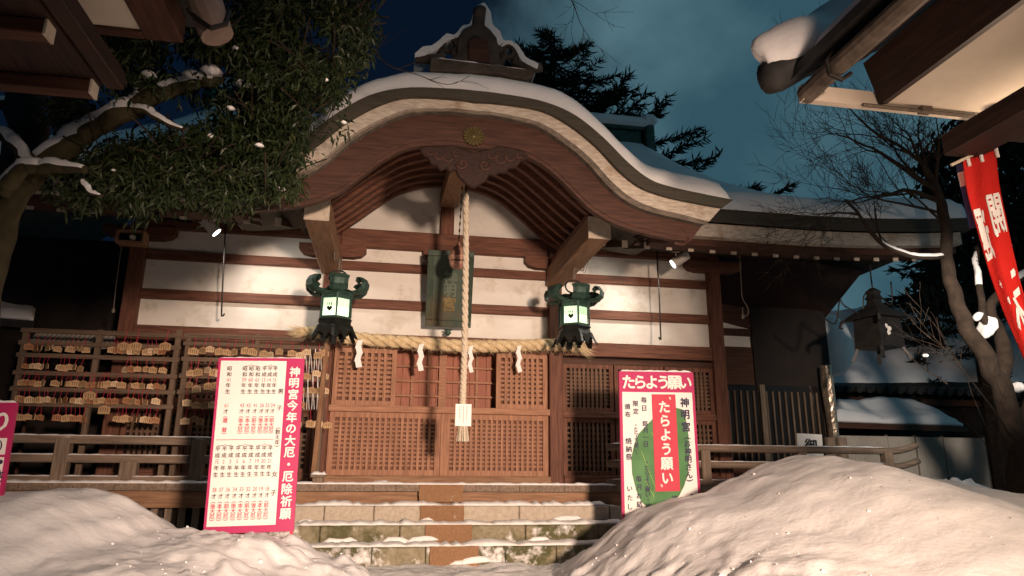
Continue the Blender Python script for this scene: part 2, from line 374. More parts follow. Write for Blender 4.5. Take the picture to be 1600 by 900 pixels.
# wall below the beams: boards behind the side lattices
for k in (0, 2):
    MB().box((PX[k], 11.13, FZ), (PX[k+1], 11.2, zr(1.86))).build('backing_board', 'void', hall)
    MB().box((PX[k]+.11, 11.0, zr(1.70)), (PX[k+1]-.11, 11.1, zr(1.80))).build('lintel', 'darkx', hall, bevel=.006)
def lattice(x0, x1, z0, z1, nx, nz, y, name, parent, mv, mh, wv=.035, wh=.03, frame=.07, mf=None):
    f = MB()
    f.box((x0, y, z0), (x0+frame, y+.05, z1)); f.box((x1-frame, y, z0), (x1, y+.05, z1))
    f.box((x0+frame, y+.002, z0), (x1-frame, y+.048, z0+frame)); f.box((x0+frame, y+.002, z1-frame), (x1-frame, y+.048, z1))
    fr = f.build(name, mf or mv, parent, bevel=.004)
    a, b, c, d = x0+frame, x1-frame, z0+frame, z1-frame; m = MB()
    for i in range(1, nx+1):
        x = a+(b-a)*i/(nx+1); m.box((x-wv/2, y+.006, c), (x+wv/2, y+.028, d))
    for j in range(1, nz+1):
        zc = c+(d-c)*j/(nz+1); m.box((a, y+.0285, zc-wh/2), (b, y+.045, zc+wh/2))
    m.build('lattice', mh, fr)
    return fr
ZM = .93+E-.02                              # middle rail height above datum
zmid = zr(.90)
# entrance bay: sill, middle rail, two upper lattices, two lower lattice doors, inner doors
xl, xr = PX[1]+.11, PX[2]-.11
box('threshold', (xl, 10.86, FZ), (xr, 11.12, FZ+.11), 'tanx', hall)
box('threshold', (PX[2]+.11, 10.90, FZ), (PX[3]-.11, 11.12, FZ+.13), 'redx', hall)
box('threshold', (PX[0]+.11, 10.90, FZ), (PX[1]-.11, 11.12, FZ+.13), 'redx', hall)
box('middle_rail', (xl, 10.90, zmid-.05), (xr, 11.06, zmid+.05), 'doorx', hall)
xm = CXH+.02
lattice(xl+.02, xm-.03, FZ+.11, zmid-.05, 17, 11, 10.97, 'lower_door', hall, 'doorz', 'doorz', .038, .026, .085)
lattice(xm+.03, xr-.02, FZ+.11, zmid-.05, 17, 11, 10.97, 'lower_door', hall, 'doorz', 'doorz', .038, .026, .085)
box('meeting_stile', (xm-.03, 10.955, FZ+.11), (xm+.03, 11.03, zmid-.05), 'doorz', hall)
MB().box((xl, 11.035, FZ), (xr, 11.06, zmid)).build('backing_board', 'lattback', hall)
xa, xb = xl+.98, xr-.86
lattice(xl+.03, xa, zmid+.05, zr(1.83), 7, 9, 10.97, 'upper_lattice', hall, 'doorz', 'doorz', .048, .042, .075)
lattice(xb, xr-.03, zmid+.05, zr(1.83), 7, 9, 10.97, 'upper_lattice', hall, 'doorz', 'doorz', .048, .042, .075)
for a, b in ((xl, xa), (xb, xr)): MB().box((a, 11.075, zmid), (b, 11.095, zr(1.85))).build('backing_board', 'lattback', hall)
MB().box((PX[1], 11.5, FZ), (PX[2], 11.55, zr(2.2))).build('interior_board', 'void', hall)
for x_ in (PX[1]+.02, PX[2]-.05): MB().box((x_, 11.16, FZ), (x_+.03, 11.5, zr(2.2))).build('interior_board', 'void', hall)
# inner doors seen through the open middle
idr = MB()
for k in range(9):
    wd = (xb-xa+.9)/9; a = xa-.45+wd*k; idr.box((a+.003, 11.42+.004*(k % 2), FZ), (a+wd-.003, 11.46, zr(1.9)))
idr = idr.build('inner_door', 'inner', hall)
gb = MB()
for k in range(4): gb.box((xa-.4, 11.33, zmid+.0+.235*k), (xb+.4, 11.36, zmid+.035+.235*k))
for k in range(1, 6):
    a = xa+(xb-xa)*k/6
    if k != 3: gb.box((a-.022, 11.362, zmid-.2), (a+.022, 11.385, zr(1.9)))
gb.box((xm-.06, 11.325, zmid-.3), (xm+.06, 11.40, zr(1.9)))
gb.build('door_grid', 'doorx', idr, bevel=.004)
# side bays
def side_bay(k, nx):
    a, b = PX[k]+.11, PX[k+1]-.11; n = 3 if k == 2 else 3
    box('middle_rail', (a, 10.955, zmid-.07), (b, 11.09, zmid+.03), 'redx', hall)
    for i in range(n):
        p, q = a+(b-a)*i/n, a+(b-a)*(i+1)/n
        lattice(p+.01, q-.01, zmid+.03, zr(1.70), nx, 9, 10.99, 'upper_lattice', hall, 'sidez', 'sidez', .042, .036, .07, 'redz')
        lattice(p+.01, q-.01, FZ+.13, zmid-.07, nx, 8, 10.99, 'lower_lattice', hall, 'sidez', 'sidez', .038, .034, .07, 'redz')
side_bay(2, 9); side_bay(0, 9)
# verandah floor with board ends, snow line on its edge
fl = MB()
fl.box((-7.2, 9.92, FZ-.03), (9.0, 11.0, FZ-.001))
fl.build('verandah_floor', 'oldx', hall)
be = MB(); x = -7.2; k = 0
while x < 9.0:
    w_ = .27+.12*random.random(); be.box((x, 9.86-.006*random.random(), FZ-.085), (x+w_-.006, 9.93, FZ+.004)); x += w_
be.build('floor_board_end', 'oldy', hall)
box('floor_beam', (-7.2, 9.95, FZ-.30), (9.0, 10.1, FZ-.088), 'tanx', hall)
snow_strip((-1.45, 9.93, FZ), (3.25, 9.93, FZ), .17, .045, hall, seed=3)
snow_strip((-7.0, 9.90, FZ), (-2.0, 9.90, FZ), .16, .05, hall, seed=13)
snow_strip((-.2, 10.84, FZ), (.1, 10.84, FZ), .2, .05, hall, seed=31, m='snowrough')
# dark skirt with slats below the verandah
for side in ((-7.2, -1.25), (3.2, 9.0)):
    x = side[0]; sk = MB()
    while x < side[1]: sk.box((x, 10.12, -.1), (x+.085, 10.15, FZ-.3)); x += .17
    sk.build('underfloor_slats', 'oldz', hall)
MB().box((-7.2, 10.3, -.2), (9, 10.36, FZ-.05)).build('underfloor_board', 'void', hall)
# side wall set back at the right end, and the dark left side
def side_room():
    MB().box((5.5, 12.45, zr(1.3)), (7.0, 12.6, zr(3.4))).build('side_plaster', 'plaster', hall)
    for z0_, z1_ in ((1.5, 2.36), (2.58, 2.72)): MB().box((5.5, 12.40, zr(z0_)), (7.0, 12.5, zr(z1_))).build('side_beam', 'darkx', hall)
    MB().prism([(5.5, zr(3.02)), (6.95, zr(2.72)), (7.0, zr(3.5)), (5.5, zr(3.5))], 12.38, 12.5).build('side_rafter', 'darkx', hall)
    MB().box((6.9, 12.35, FZ), (8.5, 12.46, zr(3.3))).build('side_board', 'void', hall)
    MB().box((5.5, 12.3, FZ), (8.4, 12.34, zr(1.62))).build('side_window', 'glassdk', hall)
    s = MB(); x = 5.6
    while x < 8.4: s.box((x, 12.255, FZ+.35), (x+.03, 12.285, zr(1.5))); x += .13
    s.build('window_slats', 'rackz', hall)
    for x in (5.62, 6.95, 8.36): MB().box((x-.05, 12.22, FZ), (x+.05, 12.32, zr(1.62))).build('side_post', 'oldz', hall)
    MB().box((5.5, 12.24, FZ), (8.4, 12.3, FZ+.33)).build('side_dado', 'redx', hall)
side_room()
MB().box((-9.5, 12.2, -.1), (-3.9, 12.3, zr(3.7))).build('side_board', 'void', hall)
MB().box((5.40, 11.15, FZ), (5.56, 12.5, zr(3.7))).build('return_wall', 'redz', hall)
MB().box((-3.95, 11.15, FZ), (-3.79, 12.5, zr(3.7))).build('return_wall', 'redz', hall)

# ------------------------------------------------------------------ main roof
RX0, RX1, RY0, RY1 = -7.15, 8.8, 8.9, 14.6
ZE = zr(3.72)
RIDX0, RIDX1 = -3.8, 5.45
ZR = zr(7.5)
CUT = 2.62                                  # half width of the opening for the curved gable
def roof_z(x, y, base=0):
    a = (y-RY0)/(RY1-RY0); b = (RX1-x)/(RX1-RIDX1); c = (x-RX0)/(RIDX0-RX0)
    t = max(0, min(1, min(a, b, c)))
    g_ = .42*t+.58*t**2.2
    u = abs(x-CXH)/(RX1-CXH); cu = 1.15*max(0, u-.62)**2*(1-t)
    return ZE+(ZR-ZE)*g_+cu+base
def slab(fn, nu, nv, dz, name, m, smooth=True):    # closed slab of even thickness over fn(u, v)
    mb = MB(); top = [fn(i/(nu-1), j/(nv-1)) for j in range(nv) for i in range(nu)]
    n = len(top); bot = [Vector(p)-Vector((0, 0, dz)) for p in top]
    q = [(j*nu+i, j*nu+i+1, (j+1)*nu+i+1, (j+1)*nu+i) for j in range(nv-1) for i in range(nu-1)]
    rim = [i for i in range(nu)]+[j*nu+nu-1 for j in range(1, nv)]+[(nv-1)*nu+i for i in range(nu-2, -1, -1)]+[j*nu for j in range(nv-2, 0, -1)]
    fs = q+[tuple(n+i for i in reversed(f)) for f in q]+[(rim[i], n+rim[i], n+rim[(i+1) % len(rim)], rim[(i+1) % len(rim)]) for i in range(len(rim))]
    mb.add(list(top)+bot, fs); return mb
def main_fn(u, v):
    x = RX0+(RX1-RX0)*u; y0 = 11.3 if abs(x-CXH) < CUT else RY0; y = y0+(RY1-y0)*v**1.3
    return Vector((x, y, roof_z(x, y)))
roof = slab(main_fn, 90, 30, .2, 'roof', 'shingle').build('roof', 'shingle', hall, smooth=False)
def main_snow(u, v):
    x = RX0+.05+(RX1-RX0-.1)*u; y0 = 11.3 if abs(x-CXH) < CUT else RY0; y = y0-.015+(RY1-y0+.015)*v**2.2
    e = min(1, min((y-y0+.015)/.20, (RX1-x)/.18, (x-RX0)/.18)); e = max(0, e)
    return Vector((x, y, roof_z(x, max(y, y0))+.012+.33*math.sqrt(e*(2-e))+.05*fbm(x*.7, y*.7)*e))
slab(main_snow, 150, 50, .012, 'snow', 'snow').build('snow_cover', 'snow', roof, smooth=True)
# pale fascia layer under the shingles, following the eave
nE = 60
ex = [RX0+.12+(RX1-RX0-.24)*i/(nE-1) for i in range(nE)]
for (d0, d1, y0, y1, m_, nm) in ((-.2, -.40, RY0+.08, RY0+.5, 'strip', 'eave_fascia'), (-.40, -.50, RY0+.22, RY0+.5, 'darkx', 'eave_batten')):
    for sd in (-1, 1):
        es = [x for x in ex if (x-CXH)*sd > CUT]
        MB().band([(x, roof_z(x, RY0)+d0-.002) for x in es], [(x, roof_z(x, RY0)+d1) for x in es], y0, y1).build(nm, m_, roof)
# underside boards, rafters with pale ends
for (xa_, xb_) in ((RX0+.2, CXH-CUT-.02), (CXH+CUT+.02, RX1-.2)):
    slab(lambda u, v: Vector((xa_+(xb_-xa_)*u, RY0+.3+(YW+.1-RY0-.3)*v, roof_z(xa_+(xb_-xa_)*u, RY0)-.38+.62*v)), 30, 3, .03, 'b', 'b').build('eave_boarding', 'dark_shade_wood', roof)
def rafter(x):
    z0 = zr(3.18)+(roof_z(x, RY0)-ZE)*.8
    r = MB().band([(x-.04, z0+.10), (x+.04, z0+.10)], [(x-.04, z0), (x+.04, z0)], 9.30, 11.2, .31, 9.3).build('rafter', 'dark_shade_wood', roof)
    MB().box((x-.042, 9.292, z0-.002), (x+.042, 9.312, z0+.102)).build('rafter_end', 'endgrain', r)
x = -3.19
while x > -6.6: rafter(x); x -= .36
x = -3.19
while x < -1.0: rafter(x); x += .40
x = 2.95
while x < 8.2: rafter(x); x += .342
for (xa_, xb_) in ((RX0+.4, CXH-CUT-.05), (CXH+CUT+.05, 6.9)):
    MB().box((xa_, 9.36, zr(3.285)), (xb_, 9.5, zr(3.335))).build('eave_purlin', 'darkx', roof)
MB().add([(5.5, 11.0, zr(3.86)), (8.45, 11.0, zr(3.6)), (8.75, 13.4, zr(2.75)), (5.5, 13.4, zr(2.75)), (5.5, 11.0, zr(3.9)), (8.45, 11.0, zr(3.64)), (8.75, 13.4, zr(2.8)), (5.5, 13.4, zr(2.8))],
         [(0, 1, 2, 3), (7, 6, 5, 4), (0, 4, 5, 1), (1, 5, 6, 2), (2, 6, 7, 3), (3, 7, 4, 0)]).build('side_eave_boarding', 'dark_shade_wood', roof)
# ridge with its capping and end tiles
rd = MB().box((RIDX0-.1, RY1-.35, ZR-.1), (RIDX1+.1, RY1+.35, ZR+.28)).box((RIDX0-.25, RY1-.42, ZR+.28), (RIDX1+.25, RY1+.42, ZR+.36))
rd = rd.build('ridge', 'bronze', roof, bevel=.02)
MB().box((RIDX0-.25, RY1-.5, ZR+.363), (RIDX1+.27, RY1+.42, ZR+.60)).build('snow_cap', 'snow', rd, bevel=.07)
for x in (RIDX0-.28, RIDX1+.28):
    e = MB().box((x-.12, RY1-.45, ZR-.35), (x+.12, RY1+.45, ZR+.42)).prism([(x-.16, ZR-.3), (x+.16, ZR-.3), (x+.22, ZR-.75), (x-.1, ZR-.75)], RY1-.5, RY1-.2)
    e = e.build('ridge_end', 'bronze', rd, bevel=.03)
    MB().box((x-.2, RY1-.52, ZR+.425), (x+.2, RY1+.46, ZR+.70)).build('snow_cap', 'snow', e, bevel=.09)

# ------------------------------------------------------------------ curved entrance gable (karahafu)
YK = 7.4
def prof(pts, Y, n=48):                    # half profile given in the photograph, turned into world (dx, z), mirrored
    h = []
    for p in pts:
        q = at(p[0], p[1], Y); h.append((max(0, q.x-CXH), q.z))
    h[0] = (0, h[0][1])
    hs = [(v.x, v.y) for v in cat(h, n)]
    return [(CXH-a, b) for a, b in reversed(hs)]+[(CXH+a, b) for a, b in hs[1:]]
pA = prof([(738, 141), (775, 145), (844, 157), (896, 178), (941, 213), (982, 254), (1016, 280), (1050, 292), (1100, 303), (1146, 312)], YK)
pB = prof([(738, 158), (775, 160), (844, 171), (888, 193), (931, 227), (968, 266), (1000, 291), (1036, 305), (1085, 316), (1130, 324)], YK)
pC = prof([(738, 169), (775, 172), (840, 186), (886, 212), (926, 245), (958, 280), (988, 305), (1022, 321), (1070, 333), (1112, 344)], YK)
pC2 = prof([(738, 177), (775, 180), (838, 195), (882, 222), (920, 254), (950, 288), (980, 313), (1014, 329), (1062, 341), (1104, 351)], YK+.1)
pD = prof([(738, 232), (775, 234), (827, 246), (865, 270), (900, 304), (930, 332), (970, 354), (1010, 366), (1050, 375), (1082, 378)], YK+.2)
SH = .11
def part_of(P, lo, hi): return P[lo:hi]
iA = next(i for i in range(len(pA)) if pA[i][0] > CXH-2.35); iB = len(pA)-iA
kg = MB().band(pA[iA-1:iB+1], pB[iA-1:iB+1], YK, 12.6, SH, YK).band(pA[:iA], pB[:iA], YK, 10.5, SH, YK).band(pA[iB:], pB[iB:], YK, 10.5, SH, YK).build('curved_gable_roof', 'shingle', hall)
MB().band(pB, pC, YK+.07, YK+.6, SH, YK).build('pale_eave_strip', 'strip', kg)
MB().band(pC, pC2, YK+.15, YK+.6, SH, YK).build('grey_eave_strip', 'grey', kg)
pD2 = [(x, z+.0) for x, z in pD]
MB().band(pC2, pD, YK+.25, YK+.36, SH, YK).build('barge_board', 'barge', kg)
pl = [(CXH+(x-CXH)*1.0, z+.055) for x, z in pD]
MB().band([(x, z+.05) for x, z in pl], pl, YK+.235, YK+.25, SH, YK).build('barge_moulding', 'barge', kg)
# scrolled tip of each barge board
for s in (-1, 1):
    tip = pD[-1] if s > 0 else pD[0]
    MB().tube([(tip[0]-s*.12, YK+.255, tip[1]+.16), (tip[0]-s*.05, YK+.255, tip[1]+.10), (tip[0]-s*.03, YK+.255, tip[1]+.03), (tip[0]-s*.10, YK+.255, tip[1]-.02), (tip[0]-s*.22, YK+.255, tip[1]-.01)], .025, 6).build('barge_scroll', 'barge', kg)
# ribs and ceiling inside
inner_half = [(0, zr(4.20)), (.4, zr(4.16)), (.8, zr(4.02)), (1.15, zr(3.76)), (1.45, zr(3.50)), (1.72, zr(3.28)), (1.95, zr(3.12))]
ih = [(v.x, v.y) for v in cat(inner_half, 22)]
inner = [(CXH-a, b) for a, b in reversed(ih)]+[(CXH+a, b) for a, b in ih[1:]]
MB().band([(x, z+.16) for x, z in inner], [(x, z+.13) for x, z in inner], YK+.37, 11.1, SH, YK).build('vault_boarding', 'darkx', kg)
for i in range(9):
    y = YK+.55+i*.36
    MB().band([(x, z+.128) for x, z in inner], inner, y, y+.12, SH, YK).build('vault_rib', 'redx', kg)
# snow on the gable roof
def ksnow():
    n = len(pA); rows = []; ys = [0, .02, .07, .15, .3, .6, 1, 1.6, 2.3, 3.1, 4, 5.2]
    for j, dy in enumerate(ys):
        y = YK+.05+dy; r = []
        for i, (x, z) in enumerate(pA):
            a = abs(x-CXH)/(pA[-1][0]-CXH)
            th = (.26+.05*math.exp(-(a*2.2)**2))*(0.12 if j == 0 else .62 if j == 1 else .86 if j == 2 else 1)
            th *= min(1, math.sqrt(max(0, (1-a)/.05))+.12)
            r.append(Vector((x, y+.02*nz3(x*3, 1), z+SH*(y-YK)+.004+th*(1+.30*fbm(x*.9, y*.7, 2, 4)))))
        rows.append(r)
    vs = [v for r in rows for v in r]; m = len(ys)
    fs = [(j*n+i, j*n+i+1, (j+1)*n+i+1, (j+1)*n+i) for j in range(m-1) for i in range(n-1)]
    b0 = len(vs)
    for j, dy in ((0, 0), (m-1, ys[-1])):
        y = YK+.05+dy
        vs += [Vector((x, y, z+SH*(y-YK)-.01)) for x, z in pA]
    fs += [(b0+i, b0+i+1, i+1, i) for i in range(n-1)]
    fs += [(b0, 0)+tuple(j*n for j in range(1, m))+(b0+n,), tuple([b0+2*n-1]+[j*n+n-1 for j in range(m-1, -1, -1)]+[b0+n-1])]
    MB().add(vs, fs).build('snow_cover', 'snow', kg, smooth=True)
ksnow()
# projecting beams from the two middle posts, pale ends
for x in (PX[1], PX[2]):
    b_ = MB().box((x-.15, 8.44, zr(2.98)), (x+.15, 10.95, zr(3.28))).build('projecting_beam', 'tany', hall, bevel=.012)
    MB().box((x-.152, 8.425, zr(2.978)), (x+.152, 8.445, zr(3.282))).build('beam_end', 'endgrain', b_)
    e = MB().box((x-.1, 8.6, zr(3.282)), (x+.1, 10.9, zr(3.42))).build('gable_purlin', 'redy', hall)
MB().band([(CXH-.14, zr(4.12)), (CXH+.14, zr(4.12))], [(CXH-.14, zr(3.86)), (CXH+.14, zr(3.86))], YK+.4, 11.0, SH, YK).build('gable_ridge_beam', 'tany', hall)
# carved pendant and crest on the barge board
YG = YK+.19
def gp(x, y): return (at(x, y, YG).x, at(x, y, YG).z)
pend = [(655, 232), (668, 228), (690, 229), (708, 226), (725, 234), (742, 238), (760, 234), (778, 228), (800, 230), (818, 236), (828, 246), (815, 251), (806, 262), (797, 261), (790, 270), (781, 268), (774, 275), (766, 271), (759, 282), (750, 287), (742, 293), (735, 291), (727, 285), (716, 275), (712, 264), (703, 268), (697, 262), (688, 266), (681, 257), (673, 255), (668, 245), (660, 241)]
gy = MB().prism([gp(*p) for p in pend], YG, YG+.06).build('carved_pendant', 'dark_shade_wood', kg, bevel=.012)
for sx, sy, r, d in ((722, 258, 9, 1), (757, 260, 9, -1)):
    pts = []
    for k in range(15):
        a = k*.55; rr = r*(1-k/17); pts.append(at(sx+d*rr*math.cos(a)*-1, sy+rr*math.sin(a)-2, YG-.01))
    MB().tube(pts, .014, 6).build('carved_scroll', 'barge', gy, smooth=True)
for sx, sy, r in ((700, 246, 8), (686, 243, 7), (673, 238, 5), (782, 249, 8), (797, 246, 7), (811, 243, 5), (713, 240, 6), (768, 243, 6)):
    MB().tube([at(sx+r*math.cos(k*.5), sy+r*.8*math.sin(k*.5), YG-.006) for k in range(10)], .011, 6).build('carved_leaf', 'barge', gy, smooth=True)
for sx, sy in ((736, 272), (741, 266), (746, 272)): MB().lathe([(.001, -.014), (.012, 0), (.001, .014)], at(sx, sy, YG-.008), 8).build('carved_bud', 'barge', gy, smooth=True)
cr = MB(); cc = at(740, 214, YK+.24)
for k in range(16):
    a = 2*PI*k/16; d = Vector((math.cos(a), 0, math.sin(a))); t = Vector((-math.sin(a), 0, math.cos(a)))
    pts = [cc+d*.03-t*.004, cc+d*.115-t*.019, cc+d*.13, cc+d*.115+t*.019, cc+d*.03+t*.004]
    n = len(pts); cr.add([p+Vector((0, -.03, 0)) for p in pts]+[p+Vector((0, .02, 0)) for p in pts], [tuple(range(n))]+[(i, n+i, n+(i+1) % n, (i+1) % n) for i in range(n)])
cr.lathe([(.03, -.02), (.03, .035), (.012, .04)], (0, 0, 0), 12)
k0 = len(cr.v)-36
for i in range(k0, len(cr.v)):
    v = cr.v[i]; cr.v[i] = (cc.x+v[0], cc.y-v[2], cc.z+v[1])
cr.build('chrysanthemum_crest', 'oldgold', kg)
# ridge ornament with its snow
YO = 7.62
def op(x, y, d=0): p = at(x, y, YO); return (p.x, p.z)
orn = MB().prism([op(672, 97), (op(832, 116)[0], op(832, 116)[1]), op(832, 126), op(818, 132), op(780, 122), op(670, 118)], YO-.12, YO+.9).build('ridge_base', 'ornament', kg, bevel=.012)
body = [(690, 98), (712, 88), (716, 60), (724, 46), (738, 40), (740, 12), (750, 7), (760, 12), (757, 40), (766, 47), (776, 60), (780, 84), (783, 102)]
oo = MB().prism([op(*p) for p in body], YO-.02, YO+.28).build('ridge_ornament', 'ornament', kg, bevel=.015)
MB().prism([op(*p) for p in ((731, 97), (731, 68), (737, 62), (745, 60), (756, 62), (762, 68), (766, 100))], YO-.05, YO).build('ornament_panel', 'darkx', oo, bevel=.01)
MB().tube([op3 for op3 in (at(749, 20, YO-.02), at(749, 20, YO-.045))], .05, 12).build('ornament_disc', 'ornament', oo)
for d, cx_, cy_ in ((-1, 701, 72), (1, 793, 82)):
    mb = MB(); pts = []; rs = []
    for k in range(18):
        a = k*.42; rr = 15*(1-k/21)
        pts.append(at(cx_+d*(-rr*math.cos(a)), cy_-rr*math.sin(a)*1.05, YO+.06)); rs.append(.055*(1-k/30))
    mb.tube(pts, rs, 8)
    ex_ = 650 if d < 0 else 845; ey = 93 if d < 0 else 108
    mb.tube([at(cx_+d*14, cy_+4, YO+.07), at(cx_+d*10, cy_+17, YO+.08), at(cx_+d*24, cy_+20, YO+.08), at(ex_-d*8, ey-1, YO+.08), at(ex_, ey-3, YO+.08)], [.05, .06, .06, .065, .07], 8)
    mb.tube([at(cx_-d*12, cy_+20, YO+.05), at(cx_-d*6, cy_+8, YO+.05), at(cx_-d*16, cy_+2, YO+.06)], [.05, .045, .03], 8)
    mb.build('ornament_scroll', 'ornament', oo, smooth=True)
sp = MB()
line = [(648, 82), (660, 73), (680, 66), (696, 53), (712, 51), (722, 40), (735, 34), (741, 14), (750, 4), (760, 6), (767, 18), (770, 36), (780, 46), (788, 61), (802, 63), (812, 72), (822, 88), (842, 97)]
low = [(648, 88), (662, 86), (684, 76), (700, 61), (714, 58), (724, 47), (738, 40), (742, 14), (750, 9), (757, 12), (757, 40), (766, 47), (774, 58), (782, 72), (795, 67), (806, 76), (816, 94), (840, 106)]
n = 50
lt = cat([op(*p) for p in line], n); lw = cat([op(*p) for p in low], n)
sp.band([(a.x, a.y+.03*nz3(i*.5, 2)) for i, a in enumerate(lt)], [(a.x, a.y) for a in lw], YO+.01, YO+.36)
so = sp.build('snow_cap', 'snow', oo, smooth=False, bevel=.02)
snow_strip(at(680, 96, YO-.05), at(830, 115, YO-.05), .16, .06, orn, seed=4)

# ================================================================== stone steps
st = thing('stone_steps', (1, 9, 0), 'snow dusted stone steps leading up to the lattice doors', 'steps')
STP = [(9.55, 9.95, .655, .43, 'stone'), (9.12, 9.55, .445, .22, 'moss'), (8.70, 9.12, .235, -.1, 'moss2')]
SX0, SX1 = -1.35, 3.2
for k, (y0, y1, zt, zb, m_) in enumerate(STP):
    x = SX0; mb = MB()
    while x < SX1-.1:
        w_ = min(SX1-x, random.choice((.62, .95, 1.25))); mb.box((x+.004, y0+random.uniform(0, .012), -.1), (x+w_-.004, 9.95-.001*k, zt-random.uniform(0, .006))); x += w_
    o = mb.build('step', m_, st, bevel=.014)
    snow_strip((SX0+.05, (y0+y1)/2+.02, zt-.006), (SX1-.05, (y0+y1)/2+.02, zt-.006), (y1-y0)*.94, .065, o, seed=40+k, m='snowrough', ragged=1)
    for q in range(4):                       # snow clinging to the riser
        xx = random.uniform(SX0, SX1); 
        if k == 0 and q > 2: continue
        snow_strip((xx, y0-.02, zt-.2), (xx+random.uniform(.15, .5), y0-.015, zt-.2+random.uniform(-.02, .03)), .07, .06+.03*random.random(), o, name='snow_patch', seed=q+k*9, m='snowrough')
mt = thing('step_mat', (.95, 9.2, .3), 'brown woven matting laid up the middle of the stone steps', 'mat')
def matpiece(x0, x1, y, z0, z1, seed):
    def fn(u, v):
        return Vector((x0+(x1-x0)*u+.01*nz3(v*3, seed), y-.006-.008*abs(nz3(u*3, v*3, seed)), z0+(z1-z0)*v))
    m = slab2(fn, 12, 6, .012).build('mat_panel', 'mat', mt)
def slab2(fn, nu, nv, d):
    mb = MB(); top = [fn(i/(nu-1), j/(nv-1)) for j in range(nv) for i in range(nu)]; n = len(top)
    bot = [p+Vector((0, d, 0)) for p in top]
    q = [(j*nu+i, j*nu+i+1, (j+1)*nu+i+1, (j+1)*nu+i) for j in range(nv-1) for i in range(nu-1)]
    rim = [i for i in range(nu)]+[j*nu+nu-1 for j in range(1, nv)]+[(nv-1)*nu+i for i in range(nu-2, -1, -1)]+[j*nu for j in range(nv-2, 0, -1)]
    mb.add(top+bot, q+[tuple(n+i for i in reversed(f)) for f in q]+[(rim[i], n+rim[i], n+rim[(i+1) % len(rim)], rim[(i+1) % len(rim)]) for i in range(len(rim))])
    return mb
matpiece(.47, 1.06, 9.835, FZ-.22, FZ+.002, 1)
matpiece(.48, 1.05, 9.53, .43, .66, 2)
matpiece(.53, 1.11, 9.10, .20, .452, 3)
matpiece(.57, 1.14, 8.68, -.02, .24, 4)

# ================================================================== snow piles
def interp(P, x):
    if x <= P[0][0]: return P[0][1]
    for (a, b), (c, d) in zip(P, P[1:]):
        if x <= c:
            t = (x-a)/(c-a); t = t*t*(3-2*t)*.5+t*.5; return b+(d-b)*t
    return P[-1][1]
PILES = []
def pile(name, outline, Yr, x0, x1, y0, y1, label, rough, back=1.5, front=3.0, skew=0):
    P = [(at(px, py, Yr).x, at(px, py, Yr).z) for px, py in outline]
    nx, ny = int((x1-x0)/.035), int((y1-y0)/.04)
    def fn(u, v):
        x = x0+(x1-x0)*u; y = y0+(y1-y0)*v
        h = interp(P, x+skew*max(0, Yr-y)+.12*nz3(x*.8, y*.8, 5)*min(1, abs(y-Yr)))
        d = (y-Yr)/back if y > Yr else (Yr-y)/front
        f = math.cos(min(1, d)*PI/2)**1.25
        z = -.12+(h+.12)*f
        rg = rough(x, y)
        env = min(1, max(0, f*2.5))
        z += env*(.05*fbm(x*.9, y*.9, 11, 3)*(1 if abs(y-Yr) > .2 else abs(y-Yr)*5)+.012*fbm(x*3, y*3, 4, 3))
        if rg > .02 and env > .05:
            c_ = 0
            for sc, am in ((3.2, .10), (7.0, .055), (14., .022)):
                q_ = Vector((x*sc+.4*nz3(x*5, y*5), y*sc+.4*nz3(x*5, y*5, 9), sc)); d1 = noise.voronoi(q_)[0][0]
                c_ += am*math.sqrt(max(0, .62-d1))*max(0, min(1, .55+1.6*nz3(x*sc*.45, y*sc*.45, sc+3)))
            z += rg*env*(c_*1.0+.02*fbm(x*6, y*6, 2, 4))
        z += .006*env*fbm(x*9, y*9, 31, 3)
        return Vector((x, y, z))
    PILES.append((lambda x, y: fn((x-x0)/(x1-x0), (y-y0)/(y1-y0)), x0, x1, y0, y1, rough))
    o = MB().grid(fn, nx, ny).build(name, 'snow', None, smooth=True)
    # move the origin to its base
    c = Vector(((x0+x1)/2, Yr, 0)); o.data.transform(Matrix.Translation(-c)); o.location = c
    tag(o, label, 'snow pile', 'shovelled snow piles')
    return o
sm = lambda a, b, t: max(0, min(1, (t-a)/(b-a)))
pile('snow_pile', [(-120, 800), (-40, 800), (0, 792), (40, 774), (90, 763), (140, 762), (180, 774), (230, 803), (270, 829), (330, 834), (400, 838), (450, 849), (480, 866), (520, 884), (560, 898), (600, 925)],
     6.9, -7.0, .2, 2.6, 8.75, 'smooth snow pile at the left in front of the railing and the white timetable sign', lambda x, y: sm(-2.6, -1.3, x), 1.7, 4.2, .30)
pile('snow_pile', [(850, 935), (892, 893), (930, 862), (975, 822), (1010, 797), (1060, 778), (1100, 770), (1150, 745), (1200, 722), (1250, 711), (1300, 720), (1340, 733), (1400, 743), (1450, 760), (1500, 783), (1560, 818), (1620, 845)],
     7.3, 1.35, 9.0, 1.8, 9.2, 'largest snow pile with a high smooth crest at the right below the railing', lambda x, y: .75*(1-sm(1.9, 2.8, x-.25*(7-y))), 1.8, 5.4)
def smallpile(name, c, r, h, label, m='snow', seed=0):
    def fn(u, v):
        a = 2*u-1; b = 2*v-1; x = c[0]+a*r[0]; y = c[1]+b*r[1]; d = math.sqrt(a*a+b*b)
        return Vector((x, y, c[2]-.1+(h+.1)*max(0, math.cos(min(1, d)*PI/2))**.8*(1+.25*fbm(x*2, y*2, seed))))
    o = MB().grid(fn, 40, 40).build(name, m, None, smooth=True); q = Vector(c); o.data.transform(Matrix.Translation(-q)); o.location = q
    return tag(o, label, 'snow pile', 'shovelled snow piles')
p_ = at(1495, 790, 9.2); smallpile('snow_pile', (p_.x, 9.3, 0), (1.7, 1.5), p_.z+.28, 'low snow mound behind the largest pile beside the corrugated panels', seed=6)
